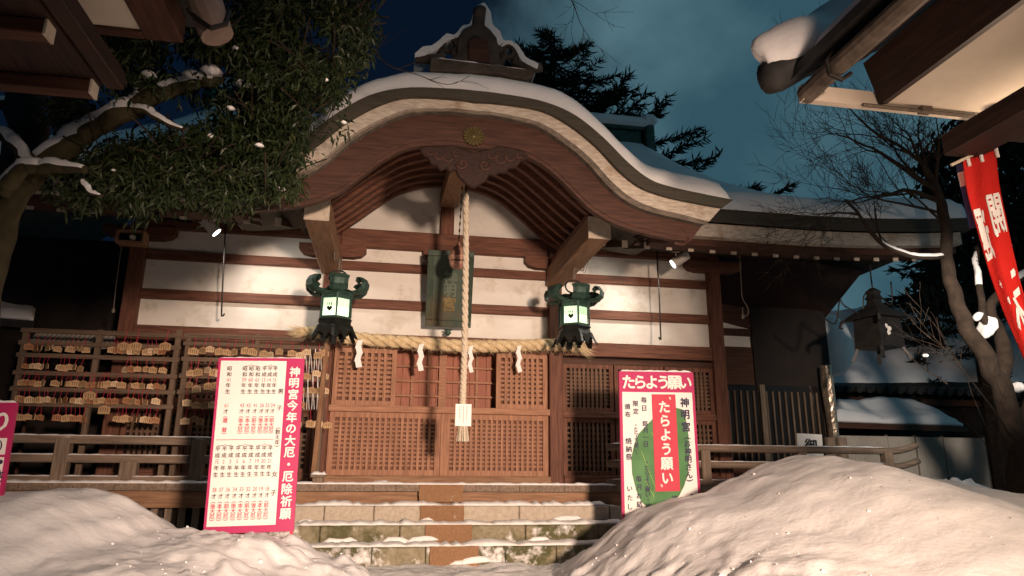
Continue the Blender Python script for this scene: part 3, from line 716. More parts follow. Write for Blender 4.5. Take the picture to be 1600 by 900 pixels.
def crumbs():                                # loose crumbs of snow and specks of bark lying on the piles
    rc = random.Random(77); mb = MB(); dk_ = MB()
    for (f, x0, x1, y0, y1, rough) in PILES:
        n = 0; tries = 0
        while n < 170 and tries < 20000:
            tries += 1; x, y = rc.uniform(x0, x1), rc.uniform(max(y0, 4.2), y1)
            p = f(x, y)
            if p.z < .02 or rc.random() > .04+rough(x, y): continue
            n += 1; r_ = .005+.017*rc.random()**3; q = Vector((rc.gauss(0, 1), rc.gauss(0, 1), rc.gauss(0, 1))); rot = q.to_track_quat('Z', 'Y').to_matrix(); b = len(mb.v)
            mb.lathe([(.001, -r_*.7), (r_*.8, -r_*.4), (r_, .2*r_), (r_*.5, r_*.7), (.001, r_*.75)], (0, 0, 0), 6)
            for i in range(b, len(mb.v)): mb.v[i] = tuple(p+rot @ (Vector(mb.v[i])*rc.uniform(.8, 1.25))+Vector((0, 0, -r_*.1)))
        for k in range(70):
            x, y = rc.uniform(x0, x1), rc.uniform(max(y0, 4.2), y1); p = f(x, y)
            if p.z < .05: continue
            a = rc.uniform(0, PI); d = Vector((math.cos(a), math.sin(a), 0))*rc.uniform(.004, .02); e = Vector((-d.y, d.x, 0))*.3
            dk_.add([p-d+Vector((0, 0, .006)), p+e+Vector((0, 0, .010)), p+d+Vector((0, 0, .007)), p-e+Vector((0, 0, .008))], [(0, 1, 2, 3)])
    tag(mb.build('snow_crumbs', 'snow', smooth=True), 'loose crumbs of snow scattered over the shovelled snow piles', 'snow', kind='stuff')
    tag(dk_.build('bark_specks', 'barkdk', recalc=False), 'tiny dark specks of bark scattered over the snow piles', 'debris', kind='stuff')
crumbs()
# dark pebbles / leaves lying on the left pile
for i, (px, py, Y) in enumerate(((125, 826, 6.3), (82, 878, 5.6))):
    p = at(px, py, Y); mb = MB().lathe([(.001, -.012), (.028, -.004), (.03, .006), (.001, .014)], (0, 0, 0), 8)
    o = mb.build('fallen_leaf', 'needle'); o.location = p; o.scale = (1.3, .8, 1); o.rotation_euler = (0.4, .2, i)
    tag(o, ('larger dark fallen leaf lying on the left snow pile', 'smaller dark fallen leaf low on the left snow pile by the frame bottom')[i], 'leaf')

# ================================================================== verandah railings
def railing(x0, x1, label, upturn=False, posts=()):
    Y = 9.98
    t = thing('verandah_railing', ((x0+x1)/2, Y, FZ), label, 'railing', 'low verandah railings')
    for i, (zz, hh, dep) in enumerate(((zr(.345), .10, .12), (zr(.11), .095, .10), (zr(-.15), .09, .14))):
        if upturn and i < 2:
            pts = [(x0, Y, zz)]+[(x1-.5+.1*k, Y, zz+.10*(max(0, k-1)/5)**2) for k in range(7)]
            pts = [(a, b, c+.0) for a, b, c in pts]
            mb = MB().tube(pts, hh*.52, 8); o = mb.build('rail', 'oldx', t, smooth=True)
        else: o = MB().box((x0, Y-dep/2, zz-hh/2), (x1, Y+dep/2, zz+hh/2)).build('rail', 'oldx', t, bevel=.012)
        snow_strip((x0+.05, Y-.01, zz+hh/2-.004), (x1-(.5 if upturn else .05), Y-.01, zz+hh/2-.004), dep*.98, .025, o, seed=i+int(x0*3), n=60)
    for (x, z0, z1, w) in posts:
        o = MB().box((x-w, Y-.075, zr(z0)), (x+w, Y+.075, zr(z1))).build('railing_post', 'oldz', t, bevel=.01)
        if z1 > .35: snow_strip((x-w, Y, zr(z1)), (x+w, Y, zr(z1)), .15, .03, o, seed=int(x*7), n=6)
xq = lambda px: at(px, 710, 9.98).x
railing(-5.6, -1.75, 'snow capped timber railing at the left behind the white and pink timetable sign', False, [(xq(98), -.2, .37, .085), (xq(205), -.15, .09, .10), (xq(310), -.2, .37, .085), (xq(-20), -.15, .09, .1)])
railing(3.15, at(1425, 710, 9.98).x, 'snow capped timber railing at the right with upturned ends', True, [(xq(1100), -.2, .33, .07), (xq(1250), -.2, .33, .07), (xq(1385), -.2, .33, .07)])
# small end post of the left railing beside the steps
p = at(497, 752, 9.95); t = thing('newel_stub', (p.x, 9.95, FZ), 'short timber post end with a snow cap at the top left of the steps', 'post')
MB().box((p.x-.07, 9.88, FZ), (p.x+.07, 10.02, FZ+.09)).box((p.x-.1, 9.85, FZ+.09), (p.x+.1, 10.05, FZ+.12)).build('post_block', 'oldz', t, bevel=.008)
snow_strip((p.x-.1, 9.95, FZ+.12), (p.x+.1, 9.95, FZ+.12), .2, .06, t, seed=77, n=8)

# ================================================================== sign boards
def board(corners, thick=.03):
    TL, TR, BL, BR = [Vector(c) for c in corners]; nrm = (TR-TL).cross(BL-TL).normalized()
    if nrm.y > 0: nrm = -nrm
    def fr(lift):
        def f(u, v): return TL*(1-u)*(1-v)+TR*u*(1-v)+BL*(1-u)*v+BR*u*v+nrm*lift
        return f
    def quad(u0, v0, u1, v1, lift, d=None):
        f = fr(lift); k = fr(lift-(d or .003)); vs = [f(u0, v0), f(u1, v0), f(u1, v1), f(u0, v1), k(u0, v0), k(u1, v0), k(u1, v1), k(u0, v1)]
        return MB().add(vs, [(0, 1, 2, 3), (7, 6, 5, 4), (0, 4, 5, 1), (1, 5, 6, 2), (2, 6, 7, 3), (3, 7, 4, 0)])
    return fr, quad, nrm, (TL, TR, BL, BR)
class Ink:                                  # lettering measured in board heights
    def __init__(s, fr, lift, asp): s.m = MB(); s.f = lambda u, v: fr(lift)(u, v); s.f2 = lambda u, v, d: fr(lift+d)(u, v); s.asp = asp
    def frame(s): return lambda u, v: s.f(u, v)
    def put(s, ch, u, v, h, bold=.012, rot=0, sx=1):
        vs, fs = glyph(ch, 0); ca, sa = math.cos(rot), math.sin(rot)
        b = bold*1.1; cps = ((0, 0), (b, 0), (-b, 0), (0, b), (0, -b)) if bold > .008 else ((0, 0),)
        for i, (ox, oy) in enumerate(cps):          # heavier strokes: slightly shifted layers, each a little above the last
            s.m.add([s.f2(u+((p.x+ox)*ca*sx-(p.y+oy)*sa)*h*s.asp, v-((p.x+ox)*sa*sx+(p.y+oy)*ca)*h, i*.0004) for p in vs], fs)
    def col(s, txt, u, v0, v1, h, bold=.012, lean=0, sx=1):
        n = len(txt)
        for i, ch in enumerate(txt):
            v = v0+(v1-v0)*(i/(n-1) if n > 1 else 0); uu = u+lean*(v-v0)
            if ch == ' ': continue
            if ch in '()': s.put(ch, uu, v+(.3*h if ch == '(' else -.3*h), h, bold, -PI/2)
            else: s.put(ch, uu, v, h, bold, 0, sx)
    def brace(s, u0, u1, v, h):
        um = (u0+u1)/2; w = .0014
        pts = [(u0, v+h), (u0+.012, v+h*.45), (um-.015, v+h*.4), (um, v-h*.3), (um+.015, v+h*.4), (u1-.012, v+h*.45), (u1, v+h)]
        vs = []
        for a, b in pts: vs += [s.f(a, b-w), s.f(a, b+w)]
        s.m.add(vs, [(2*i, 2*i+1, 2*i+3, 2*i+2) for i in range(len(pts)-1)])
    def line(s, u0, v0, u1, v1, w=.0015): s.m.add([s.f(u0, v0-w), s.f(u1, v1-w), s.f(u1, v1+w), s.f(u0, v0+w)], [(0, 1, 2, 3)])
    def build(s, m, parent): return s.m.build('lettering', m, parent, recalc=False)
# --- timetable sign
fr, quad, nrm, (TL, TR, BL, BR) = board((at(342, 559, 7.28), at(476, 560, 7.30), at(317, 835, 7.12), at(459, 830, 7.14)))
s1 = thing('notice_board', (BL+BR)/2, 'white and magenta sign board with black and red writing, in the left snow pile', 'sign')
quad(0, 0, 1, 1, 0, .035).build('board', 'pink', s1)
quad(.03, .018, .79, .962, .004).build('sheet', 'white', s1)
for u in (.02, .975):
    a = fr(-.02)(u, .9); b = a+(fr(-.02)(u, 1)-fr(-.02)(u, .9))*1.0
    MB().bar(a, b+Vector((0, 0, -.28)), .03, .03, nrm).build('leg', 'coral', s1)
snow_strip(fr(-.017)(.02, 0)+Vector((0, 0, 0)), fr(-.017)(.98, 0), .035, .018, s1, n=30, seed=2)
ASP = (BL-TL).length/(TR-TL).length
w_, k_, r_ = Ink(fr, .005, ASP), Ink(fr, .0085, ASP), Ink(fr, .0088, ASP)
w_.col('神明宮今年の大厄・厄除祈願', .893, .085, .905, .064, .028)
up = [(.665, '平成', '15', '24', '前'), (.603, '平成', '14', '25', '本'), (.538, '平成', '13', '26', '後'), (.462, '昭和', '61', '41', '前'), (.387, '昭和', '60', '42', '本'), (.312, '昭和', '59', '43', '後'), (.135, '昭和', '41', '61', '')]
for u, era, yr_, age, kk in up:
    k_.col(era, u, .067, .102, .029); r_.put(yr_, u, .135, .032, .006, sx=.8); k_.col('年生', u, .168, .205, .029)
    r_.put(age, u, .288, .032, .006, sx=.8); k_.put('才', u, .322, .029)
    if kk: r_.col('('+kk+'大厄)', u, .348, .458, .029)
    else: r_.col('(還 暦)', u, .348, .458, .029)
lo = [(.672, '21', '18', '前'), (.602, '20', '19', '本'), (.532, '19', '20', '後'), (.457, '7', '32', '前'), (.383, '6', '33', '本'), (.309, '5', '34', '後'), (.232, '3', '36', '前'), (.157, '2', '37', '本'), (.083, '元', '38', '後')]
for u, yr_, age, kk in lo:
    k_.col('平成', u, .538, .575, .029); r_.put(yr_, u, .61, .03, .006, sx=.85); k_.col('年生', u, .645, .682, .029)
    r_.put(age, u, .765, .032, .006, sx=.8); k_.put('才', u, .80, .029); r_.col('('+kk+'大厄)', u, .826, .936, .029)
for a, b, v in ((.30, .47, .045), (.53, .68, .045), (.065, .25, .515), (.295, .475, .515), (.515, .69, .515)): k_.brace(a, b, v, .012)
k_.put('男', .742, .205, .034); k_.put('子', .742, .305, .034); k_.put('女', .742, .685, .034); k_.put('子', .742, .79, .034)
k_.col('(数え年)', .745, .415, .535, .031); r_.line(.05, .487, .70, .487)
w_.build('white', s1); k_.build('black', s1); r_.build('redink', s1)
# --- green leaf sign
fr, quad, nrm, (TL, TR, BL, BR) = board((at(967, 580, 8.34), at(1083, 582, 8.36), at(972.5, 830, 8.2), at(1098, 826, 8.22)))
s2 = thing('notice_board', (BL+BR)/2, 'magenta framed sign board printed with a green leaf, standing behind the right snow pile', 'sign')
quad(0, 0, 1, 1, 0, .035).build('board', 'pink', s2)
quad(.035, .138, .965, 1, .004).build('sheet', 'white', s2)
for u in (.03, .97):
    a = fr(-.02)(u, .9); MB().bar(a, a+(fr(0)(u, 1)-fr(0)(u, .9))*4.4, .03, .03, nrm).build('leg', 'coral', s2)
snow_strip(fr(-.017)(.02, 0), fr(-.017)(.98, 0), .035, .03, s2, n=30, seed=6)
ASP = (BL-TL).length/(TR-TL).length
leaf = [(.74, .24), (.82, .25), (.86, .31), (.885, .42), (.88, .55), (.85, .66), (.79, .74), (.72, .80), (.62, .84), (.5, .875), (.40, .885), (.36, .90), (.33, .87), (.24, .83), (.18, .76), (.135, .66), (.13, .56), (.17, .48), (.23, .41), (.33, .36), (.45, .30), (.6, .26)]
lf = Ink(fr, .0045, ASP); lf.m.add([fr(.0072)(a, b) for a, b in leaf], [tuple(range(len(leaf)))])
pr_ = lf.m.build('leaf_print', 'leafprint', s2, recalc=False)
vn = Ink(fr, .0085, ASP)
for a in ((.36, .88, .47, .62), (.47, .62, .52, .30), (.42, .74, .26, .52), (.44, .68, .62, .62), (.40, .80, .30, .70), (.49, .5, .40, .40)): vn.line(*a, w=.003)
vn.m.build('leaf_vein', 'vein', pr_, recalc=False)
quad(.42, .152, .735, .77, .012, .003).build('red_panel', 'coral', s2)
w_, n_ = Ink(fr, .0155, ASP), Ink(fr, .011, ASP)
for i, ch in enumerate('たらよう願い'): w_.put(ch, .12+.152*i, .072, .10, .03)
w_.put('〝', .66, .178, .045, .02); w_.col('たらよう願い', .58, .235, .69, .085, .03); w_.put('〟', .50, .735, .045, .02)
n_.col('神明宮', .855, .205, .365, .066, .03); n_.col('(お神明さん)', .862, .425, .72, .05, .025); n_.col('お願い', .885, .80, .87, .034, .018)
n_.put('一', .78, .87, .034)
n_.col('毎日', .315, .19, .245, .042, .018); n_.col('限定', .205, .215, .265, .040, .018); n_.col('頒布', .098, .235, .285, .040, .018)
n_.col('毎月一日', .32, .345, .475, .042, .018); n_.col('〝たらよう願い〟', .20, .355, .535, .032, .014); n_.col('焼納祭', .10, .455, .555, .044, .018)
n_.col('〝たらよう願い〟は', .325, .59, .855, .036, .016); n_.col('毎月お結び', .215, .69, .895, .040, .018); n_.col('いたします', .10, .75, .965, .040, .018)
n_.col('神様', .66, .815, .865, .042, .018); n_.col('願', .545, .845, .845, .042, .018); n_.col('す', .42, .89, .89, .04, .018)
w_.build('white', s2); n_.build('navy', s2)
# --- part of a third sign at the frame's left edge
fr, quad, nrm, (TL, TR, BL, BR) = board((at(-75, 630, 6.35), at(26, 629, 6.35), at(-95, 800, 6.22), at(0, 796, 6.22)))
s3 = thing('notice_board', (BL+BR)/2, 'pink topped sign board cut off by the left frame edge with a white り', 'sign')
quad(0, 0, 1, 1.15, 0, .035).build('board', 'pink', s3)
quad(.04, .345, .94, .50, .004).build('sheet', 'white', s3)
quad(.04, .525, .94, 1.1, .004).build('sheet', 'white', s3)
w_, n_ = Ink(fr, .005, ASP*.9), Ink(fr, .0085, ASP*.9)
w_.put('り', .80, .185, .22, .03); w_.put('守', .45, .185, .22, .03); n_.put(')', .86, .42, .11); n_.put('・', .90, .57, .16, .03); n_.put('ち', .62, .42, .1); n_.put('さ', .90, .70, .13, .01)
w_.build('white', s3); n_.build('navy', s3)
snow_strip(fr(-.017)(.02, 0), fr(-.017)(.98, 0), .04, .035, s3, n=20, seed=16)

# ================================================================== hanging lanterns
def lantern(loc, label, top_at, seed):
    t = thing('hanging_lantern', loc, label, 'lantern', 'lit bronze lanterns under the projecting beams', (0, 0, seed))
    o = Vector((0, 0, 0)); c6 = [(PI/6+PI/3*k) for k in range(6)]
    def P(r, a, z): return Vector((r*math.cos(a), r*math.sin(a), z))
    def add(mb, name, m, par=None, **k):       # local coordinates: undo the origin shift done by build
        p = par or t; oo = origin(p); mb.v = [(v[0]+oo.x, v[1]+oo.y, v[2]+oo.z) for v in mb.v]
        return mb.build(name, m, p, **k)
    add(MB().lathe([(.196, -.165), (.196, .115)], n=6, phase=PI/6), 'paper_screen', 'lantpaper')
    fm = MB()
    for a in c6: fm.bar(P(.225, a, -.17), P(.225, a, .17), .02, .024, P(1, a, 0))
    for z, h in ((-.17, .03), (.105, .022), (.165, .03)):
        for k in range(6): fm.bar(P(.222, c6[k], z), P(.222, c6[(k+1) % 6], z), .022, h)
    add(fm, 'frame', 'bronze')
    fg = MB()
    for k in range(6):                          # openwork band and mesh over each pane
        A, B = P(.205, c6[k], 0), P(.205, c6[(k+1) % 6], 0)
        for i in range(9):
            for d in (-1, 1):
                x0 = (i+.5)/9; x1 = min(1, max(0, x0+d*.11))
                fg.bar(A.lerp(B, x0)+Vector((0, 0, .11)), A.lerp(B, x1)+Vector((0, 0, .16)), .008, .012)
        for i in range(1, 14): fg.bar(A.lerp(B, i/14)+Vector((0, 0, -.16)), A.lerp(B, i/14)+Vector((0, 0, .1)), .004, .003)
        for j in range(10):
            z = -.02+.012*j; fg.bar(A+Vector((0, 0, z)), B+Vector((0, 0, z)), .004, .003)
    add(fg, 'openwork', 'bronze')
    em = MB()
    for k in range(6):                          # small bud-shaped emblem on every other pane
        if (k+1) % 2: continue
        A, B = P(.212, c6[k], 0), P(.212, c6[(k+1) % 6], 0); mid = (A+B)/2; ux = (B-A).normalized(); uz = Vector((0, 0, 1)); nn = mid.normalized()
        sh = [(0, -.07), (.03, -.045), (.042, -.015), (.02, .0), (.0, -.015), (-.02, .0), (-.042, -.015), (-.03, -.045)]
        vs = [mid+ux*a+uz*(b-.02) for a, b in sh]; n = len(vs)
        em.add(vs+[v-nn*.004 for v in vs], [tuple(range(n)), tuple(range(2*n-1, n-1, -1))])
        for d in (-.025, 0, .025): em.bar(mid+ux*d+uz*-.005, mid+ux*d*1.2+uz*.03, .008, .004, nn)
    add(em, 'emblem', 'bronzedk')
    add(MB().lathe([(.265, .165), (.275, .18), (.225, .215), (.14, .25), (.09, .29), (.085, .31), (.05, .335), (.012, .345)], n=6, phase=PI/6), 'roof', 'bronze')
    sc = MB()
    for a in c6:                                # upswept scrolls at the six corners
        d = P(1, a, 0); s_ = Vector((-math.sin(a), math.cos(a), 0))
        path = [(.18, .22, .11), (.27, .18, .12), (.36, .19, .125), (.425, .245, .12), (.435, .315, .125), (.40, .375, .14), (.335, .39, .12), (.295, .355, .07), (.32, .32, .03)]
        cs = [d*r+Vector((0, 0, z)) for r, z, w in path]; vs = []
        for i, (q, (r, z, w)) in enumerate(zip(cs, path)):
            tg = (cs[min(i+1, 8)]-cs[max(i-1, 0)]).normalized(); nn = s_.cross(tg)
            vs += [q-s_*w-nn*.012, q-s_*w*.5+nn*.012, q+s_*w*.5+nn*.012, q+s_*w-nn*.012, q-nn*.02]
        fs = [(5*i+j, 5*i+(j+1) % 5, 5*(i+1)+(j+1) % 5, 5*(i+1)+j) for i in range(8) for j in range(5)]+[(4, 3, 2, 1, 0), (40, 41, 42, 43, 44)]
        sc.add(vs, fs)
    add(sc, 'roof_scrolls', 'bronze', smooth=False)
    add(MB().lathe([(.24, -.185), (.255, -.20), (.232, -.222), (.255, -.30), (.272, -.335), (.20, -.345)], n=6, phase=PI/6), 'base', 'bronzedk')
    for k, a in enumerate(c6):
        d = P(1, a, 0); s_ = Vector((-math.sin(a), math.cos(a), 0)); mb = MB()
        pr = [(.25, -.28, .055), (.275, -.34, .05), (.305, -.40, .05), (.335, -.45, .045), (.345, -.465, .02)]
        vs = []
        for r, z, w in pr:
            q = d*r+Vector((0, 0, z)); vs += [q-s_*w-d*.014, q-s_*w*.2+d*.014, q+s_*w*.2+d*.014, q+s_*w-d*.014]
        mb.add(vs, [(4*i+j, 4*i+(j+1) % 4, 4*(i+1)+(j+1) % 4, 4*(i+1)+j) for i in range(4) for j in range(4)]+[(3, 2, 1, 0), (16, 17, 18, 19)])
        add(mb, 'leg', 'bronzedk')
    for k in range(6):                          # cloud-shaped aprons between the legs
        a = PI/3*k+PI/3; d = P(1, a, 0); s_ = Vector((-math.sin(a), math.cos(a), 0)); b0 = d*.235+Vector((0, 0, -.335))
        sh = [(-.10, .03), (-.085, -.03), (-.05, -.045), (-.055, -.085), (-.025, -.10), (-.035, -.13), (0, -.155), (.035, -.13), (.025, -.10), (.055, -.085), (.05, -.045), (.085, -.03), (.10, .03)]
        vs = [b0+s_*p+Vector((0, 0, q*.8))+d*(-q*.1) for p, q in sh]; n = len(vs)
        add(MB().add(vs+[v+d*.015 for v in vs], [tuple(range(n)), tuple(range(2*n-1, n-1, -1))]+[(i, n+i, n+(i+1) % n, (i+1) % n) for i in range(n)]), 'apron', 'bronzedk')
    rg = MB().tube([Vector((.125*math.cos(k*PI/12), 0, .43+.10*math.sin(k*PI/12))) for k in range(25)], .012, 6, cap=False)
    add(rg, 'ring', 'bronzedk', smooth=True)
    tp = Vector(top_at)-Vector(loc); tp = Matrix.Rotation(-seed, 3, 'Z') @ tp
    cd = MB().tube([Vector((0, 0, .52)), Vector((.01, 0, .7))*1.0, tp*.8+Vector((0, .01, 0)), tp], .011, 6)
    cd.tube([Vector((.0, .02, .33)), Vector((.05, .03, .5)), Vector((.02, .02, .75)), tp*.75+Vector((.03, 0, 0)), tp+Vector((.04, 0, 0))], .006, 5)
    add(cd, 'cord', 'cordm', smooth=True)
    return t
q = at(525, 480, 9.7); lantern(q, 'lit bronze lantern with curled roof corners at the left entrance post, above loose rope straw', (PX[1]+.13, 9.72, zr(3.02)), .12)
q = at(897, 492, 9.75); lantern(q, 'lit bronze lantern at the right post with curled roof corners, above the right lattice wall', (PX[2]+.0+.19, 9.75, zr(3.1)), .0)

# ================================================================== straw rope with paper streamers
sh = thing('straw_rope', (CXH, 10.72, zr(1.9)), 'thick twisted straw rope with loose ends, tied across the entrance', 'rope')
ends = [at(478, 518, 10.72), at(560, 529, 10.72), at(640, 535, 10.72), at(730, 541, 10.72), at(800, 540, 10.72), at(860, 539, 10.72), at(905, 541, 10.72)]
cl = cat(ends, 150)
tw = MB()
for s_ in range(3):
    pts = []; rs = []
    for i, c in enumerate(cl):
        a = i*.36+s_*2*PI/3; rr = .052
        pts.append(c+Vector((0, math.cos(a)*rr, math.sin(a)*rr))); rs.append(.052*(1 if 4 < i < 145 else .75))
    tw.tube(pts, rs, 7)
ro = tw.build('twisted_strand', 'straw', sh, smooth=True)
fz = MB(); rnd = random.Random(3)
for i in range(1500):
    k = rnd.randrange(len(cl)-1); c = cl[k]; a = rnd.uniform(0, 2*PI); n = Vector((0, math.cos(a), math.sin(a)))
    if n.y > .5: continue
    b = c+n*.09; ln = rnd.uniform(.02, .08)*(1.4 if n.z < 0 else .9); d = (n*.6+Vector((rnd.uniform(-1, 1), rnd.uniform(-.3, .1), rnd.uniform(-.6, .15)))).normalized()
    s2_ = d.cross(Vector((0, 1, 0))).normalized()*.0022
    fz.add([b-s2_, b+s2_, b+d*ln], [(0, 1, 2)])
for e, dr, nn in ((cl[0], Vector((-1, -.1, .05)), 170), (cl[-1], Vector((.7, -.15, -.35)), 110)):
    for i in range(nn):
        d = (dr+Vector((0, rnd.uniform(-.3, .3), rnd.uniform(-.38, .38)))).normalized(); b = e+Vector((rnd.uniform(-.05, .05), rnd.uniform(-.05, .05), rnd.uniform(-.05, .05)))
        ln = rnd.uniform(.14, .30); s2_ = d.cross(Vector((0, 1, 0))).normalized()*.003
        fz.add([b-s2_, b+s2_, b+d*ln+Vector((0, 0, -.03))], [(0, 1, 2)])
fz.build('loose_straw', 'straw', sh, recalc=False)
for i, (px, py) in enumerate(((563, 532), (659, 538), (737, 541), (812, 541))):
    tp = at(px, py, 10.62); t = thing('paper_streamer', tp, ('leftmost zigzag white paper streamer hanging from the straw rope', 'second zigzag white paper streamer from the left on the straw rope', 'zigzag white paper streamer just right of the thick bell rope', 'rightmost zigzag white paper streamer hanging from the straw rope')[i], 'paper streamer', 'zigzag paper streamers')
    wv = (.085, .075, .06, .065)[i]; x = 0; z = 0
    for k in range(4):
        sgn = 1 if k % 2 else -1
        vs = [Vector((x-wv/2, 0, z)), Vector((x+wv/2, 0, z+.015)), Vector((x+wv/2+.03*sgn, -.012*sgn, z-.105)), Vector((x-wv/2+.03*sgn, -.012*sgn, z-.12))]
        vs += [v+Vector((0, .003, 0)) for v in vs]; vs = [v+tp for v in vs]
        MB().add(vs, [(0, 1, 2, 3), (7, 6, 5, 4), (0, 4, 5, 1), (1, 5, 6, 2), (2, 6, 7, 3), (3, 7, 4, 0)]).build('paper_fold', 'paper', t)
        x += .022*sgn; z -= .098

# ================================================================== bell, bell rope, plaque
RY = 8.75
bp_ = at(716, 403, 9.4)
bell = thing('shrine_bell', bp_, 'round worn copper bell hanging before the green plaque', 'bell')
bb = MB().lathe([(.012, .17), (.05, .165), (.085, .14), (.10, .105), (.112, .07), (.118, .065), (.118, .045), (.125, .03), (.14, .02), (.14, -.005), (.125, -.015), (.128, -.06), (.115, -.11), (.08, -.145), (.03, -.16), (.005, -.162)], bp_, 20)
bb = bb.build('bell_body', 'copper', bell, smooth=True)
MB().tube([bp_+Vector((-.03, 0, .16)), bp_+Vector((0, 0, .24)), bp_+Vector((.03, 0, .16))], .014, 8).build('bell_loop', 'copper', bell, smooth=True)
MB().box(tuple(bp_+Vector((-.10, -.129, -.075))), tuple(bp_+Vector((.10, -.12, -.06)))).build('bell_slot', 'iron', bell)
apex = at(727, 292, 8.75)
ch = MB(); a_, b_ = bp_+Vector((0, 0, .23)), apex+Vector((-.03, .1, .05))
for k in range(16):
    p0 = a_.lerp(b_, k/16); p1 = a_.lerp(b_, (k+.9)/16); ch.bar(p0, p1, .022 if k % 2 else .008, .008 if k % 2 else .022)
ch.build('chain', 'iron', bell)
brp = thing('bell_rope', at(723, 690, RY), 'long pale twisted bell rope with a white tag and a brush end', 'rope')
pts = [at(x_, y_, RY) for x_, y_ in ((728, 303), (728, 380), (727, 460), (726, 540), (724, 600), (723, 636))]
cl = cat(pts, 170); tw = MB()
for s_ in range(3):
    tw.tube([c+Vector((math.cos(i*.42+s_*2*PI/3), math.sin(i*.42+s_*2*PI/3), 0))*.021 for i, c in enumerate(cl)], .0235, 6)
tw.build('twisted_strand', 'rope', brp, smooth=True)
MB().tube([pts[0]+Vector((0, 0, .0)), pts[0]+Vector((0, 0, .1)), apex+Vector((0, 0, .25))], .012, 6).build('hanger', 'iron', brp)
ta, tb = at(712, 631, RY-.06), at(736, 666, RY-.06)
tg = MB().box((ta.x, RY-.062, tb.z), (tb.x, RY-.057, ta.z)).build('tag', 'paper', brp)
ti = MB(); 
def tagf(u, v): return Vector((ta.x+(tb.x-ta.x)*u, RY-.0635, ta.z+(tb.z-ta.z)*v))
for uu, n_l in ((.72, 10), (.5, 12), (.27, 9)):
    for k in range(n_l):
        ti.add([tagf(uu-.03, .1+k*.065), tagf(uu+.03, .1+k*.065), tagf(uu+.03, .13+k*.065), tagf(uu-.03, .13+k*.065)], [(0, 1, 2, 3)])
ti.build('tag_writing', 'cordm', tg, recalc=False)
br_ = MB(); c0 = at(723.5, 664, RY)
for i in range(150):
    a = rnd.uniform(0, 2*PI); r0 = .055*math.sqrt(rnd.random()); d = Vector((math.cos(a)*r0, math.sin(a)*r0, 0))
    br_.bar(c0+d*.9, c0+d*1.45+Vector((0, 0, -.185-.02*rnd.random())), .009, .006)
br_.build('brush', 'rope', brp)
# plaque
A, B, C_, D_ = at(669, 390, 10.35), at(741, 393, 10.35), at(664, 509, 10.72), at(735, 512, 10.72)
plq = thing('name_plaque', (A+B+C_+D_)/4, 'tilted green bronze name plaque with raised writing above the entrance', 'plaque')
frq, quadq, nq, _c = board((A, B, C_, D_))
quadq(0, 0, 1, 1, 0, .04).build('plaque_board', 'plaque', plq)
fm = MB()
for (u0, v0, u1, v1) in ((0, 0, 1, .075), (0, .915, 1, 1), (0, .075, .14, .915), (.86, .075, 1, .915)):
    ins = [(u0, v0), (u1, v0), (u1, v1), (u0, v1)]
    o_ = [frq(.05 if (u in (0, 1) or v in (0, 1)) else .012)(u, v) for u, v in ins]; b_ = [frq(-.002)(u, v) for u, v in ins]
    fm.add(o_+b_, [(0, 1, 2, 3), (7, 6, 5, 4), (0, 4, 5, 1), (1, 5, 6, 2), (2, 6, 7, 3), (3, 7, 4, 0)])
fm.build('plaque_frame', 'plaque', plq, bevel=.006)
asp = (C_-A).length/(B-A).length
def raised(ch, v, h, m):
    vs, fs = glyph(ch, 0); mb = MB()
    for lf_, gr in ((.028, 0), (.022, .02), (.016, .04)):
        for ox, oy in ((gr, 0), (-gr, 0), (0, gr), (0, -gr)) if gr else ((0, 0),):
            mb.add([frq(lf_+.001*(ox*3+oy*7)/.2)(.5+(p.x+ox)*h*asp, v-(p.y+oy)*h) for p in vs], fs)
    mb.build('raised_writing', m, plq, recalc=False)
raised('神', .355, .19, 'patina'); raised('明', .52, .19, 'patina'); raised('宮', .70, .20, 'oldgold')
hk = at(700, 519, 10.8); MB().lathe([(.02, .05), (.07, .035), (.03, .015), (.055, -.01), (.03, -.04), (.012, -.06)], hk, 10).build('plaque_bracket', 'bronze', plq, smooth=True)

# ================================================================== wall spotlights and shutter rods
def spot(p, aim, label, m_):
    t = thing('spotlight', p, label, 'spotlight', 'small spotlights under the eave')
    d = (Vector(aim)-Vector(p)).normalized(); q = Vector(p)
    b = MB().tube([q-d*.22, q-d*.215, q-d*.03, q+d*.07], [.06, .075, .08, .082], 16).build('lamp_housing', 'steel', t, smooth=False)
    MB().tube([q+d*.0705, q+d*.076], .07, 16).build('lamp_glass', 'lampface', t)
    MB().tube([q+Vector((0, 0, .06)), q+Vector((0, .0, .17))], .014, 8).box(tuple(q+Vector((-.06, -.03, .165))), tuple(q+Vector((.06, .03, .185)))).build('bracket', 'steel', t)
spot(at(333, 358, 10.1), at(400, 425, 10.22), 'grey spotlight under the left eave, aimed down to the right', 1)
spot(at(1057, 409, 10.1), at(1010, 440, 10.2), 'grey spotlight under the right eave, aimed down to the left', 1)
for pts, lb in (
        (((353, 338), (349, 420), (346, 491)), 'hooked iron rod hanging before the left plaster wall'), (((1026, 390), (1030, 460), (1032.5, 528)), 'hooked iron rod hanging before the right plaster wall')):
    w = [at(x_, y_, 10.45) for x_, y_ in pts]; t = thing('shutter_rod', w[-1], lb, 'rod', 'hooked shutter rods')
    e = w[-1]; sg = 1 if pts[0][0] < 800 else -1
    MB().tube(w+[e+Vector((sg*.01, -.02, -.03)), e+Vector((sg*.04, -.05, -.03)), e+Vector((sg*.055, -.06, 0))], .012, 6).build('rod', 'iron', t, smooth=True)

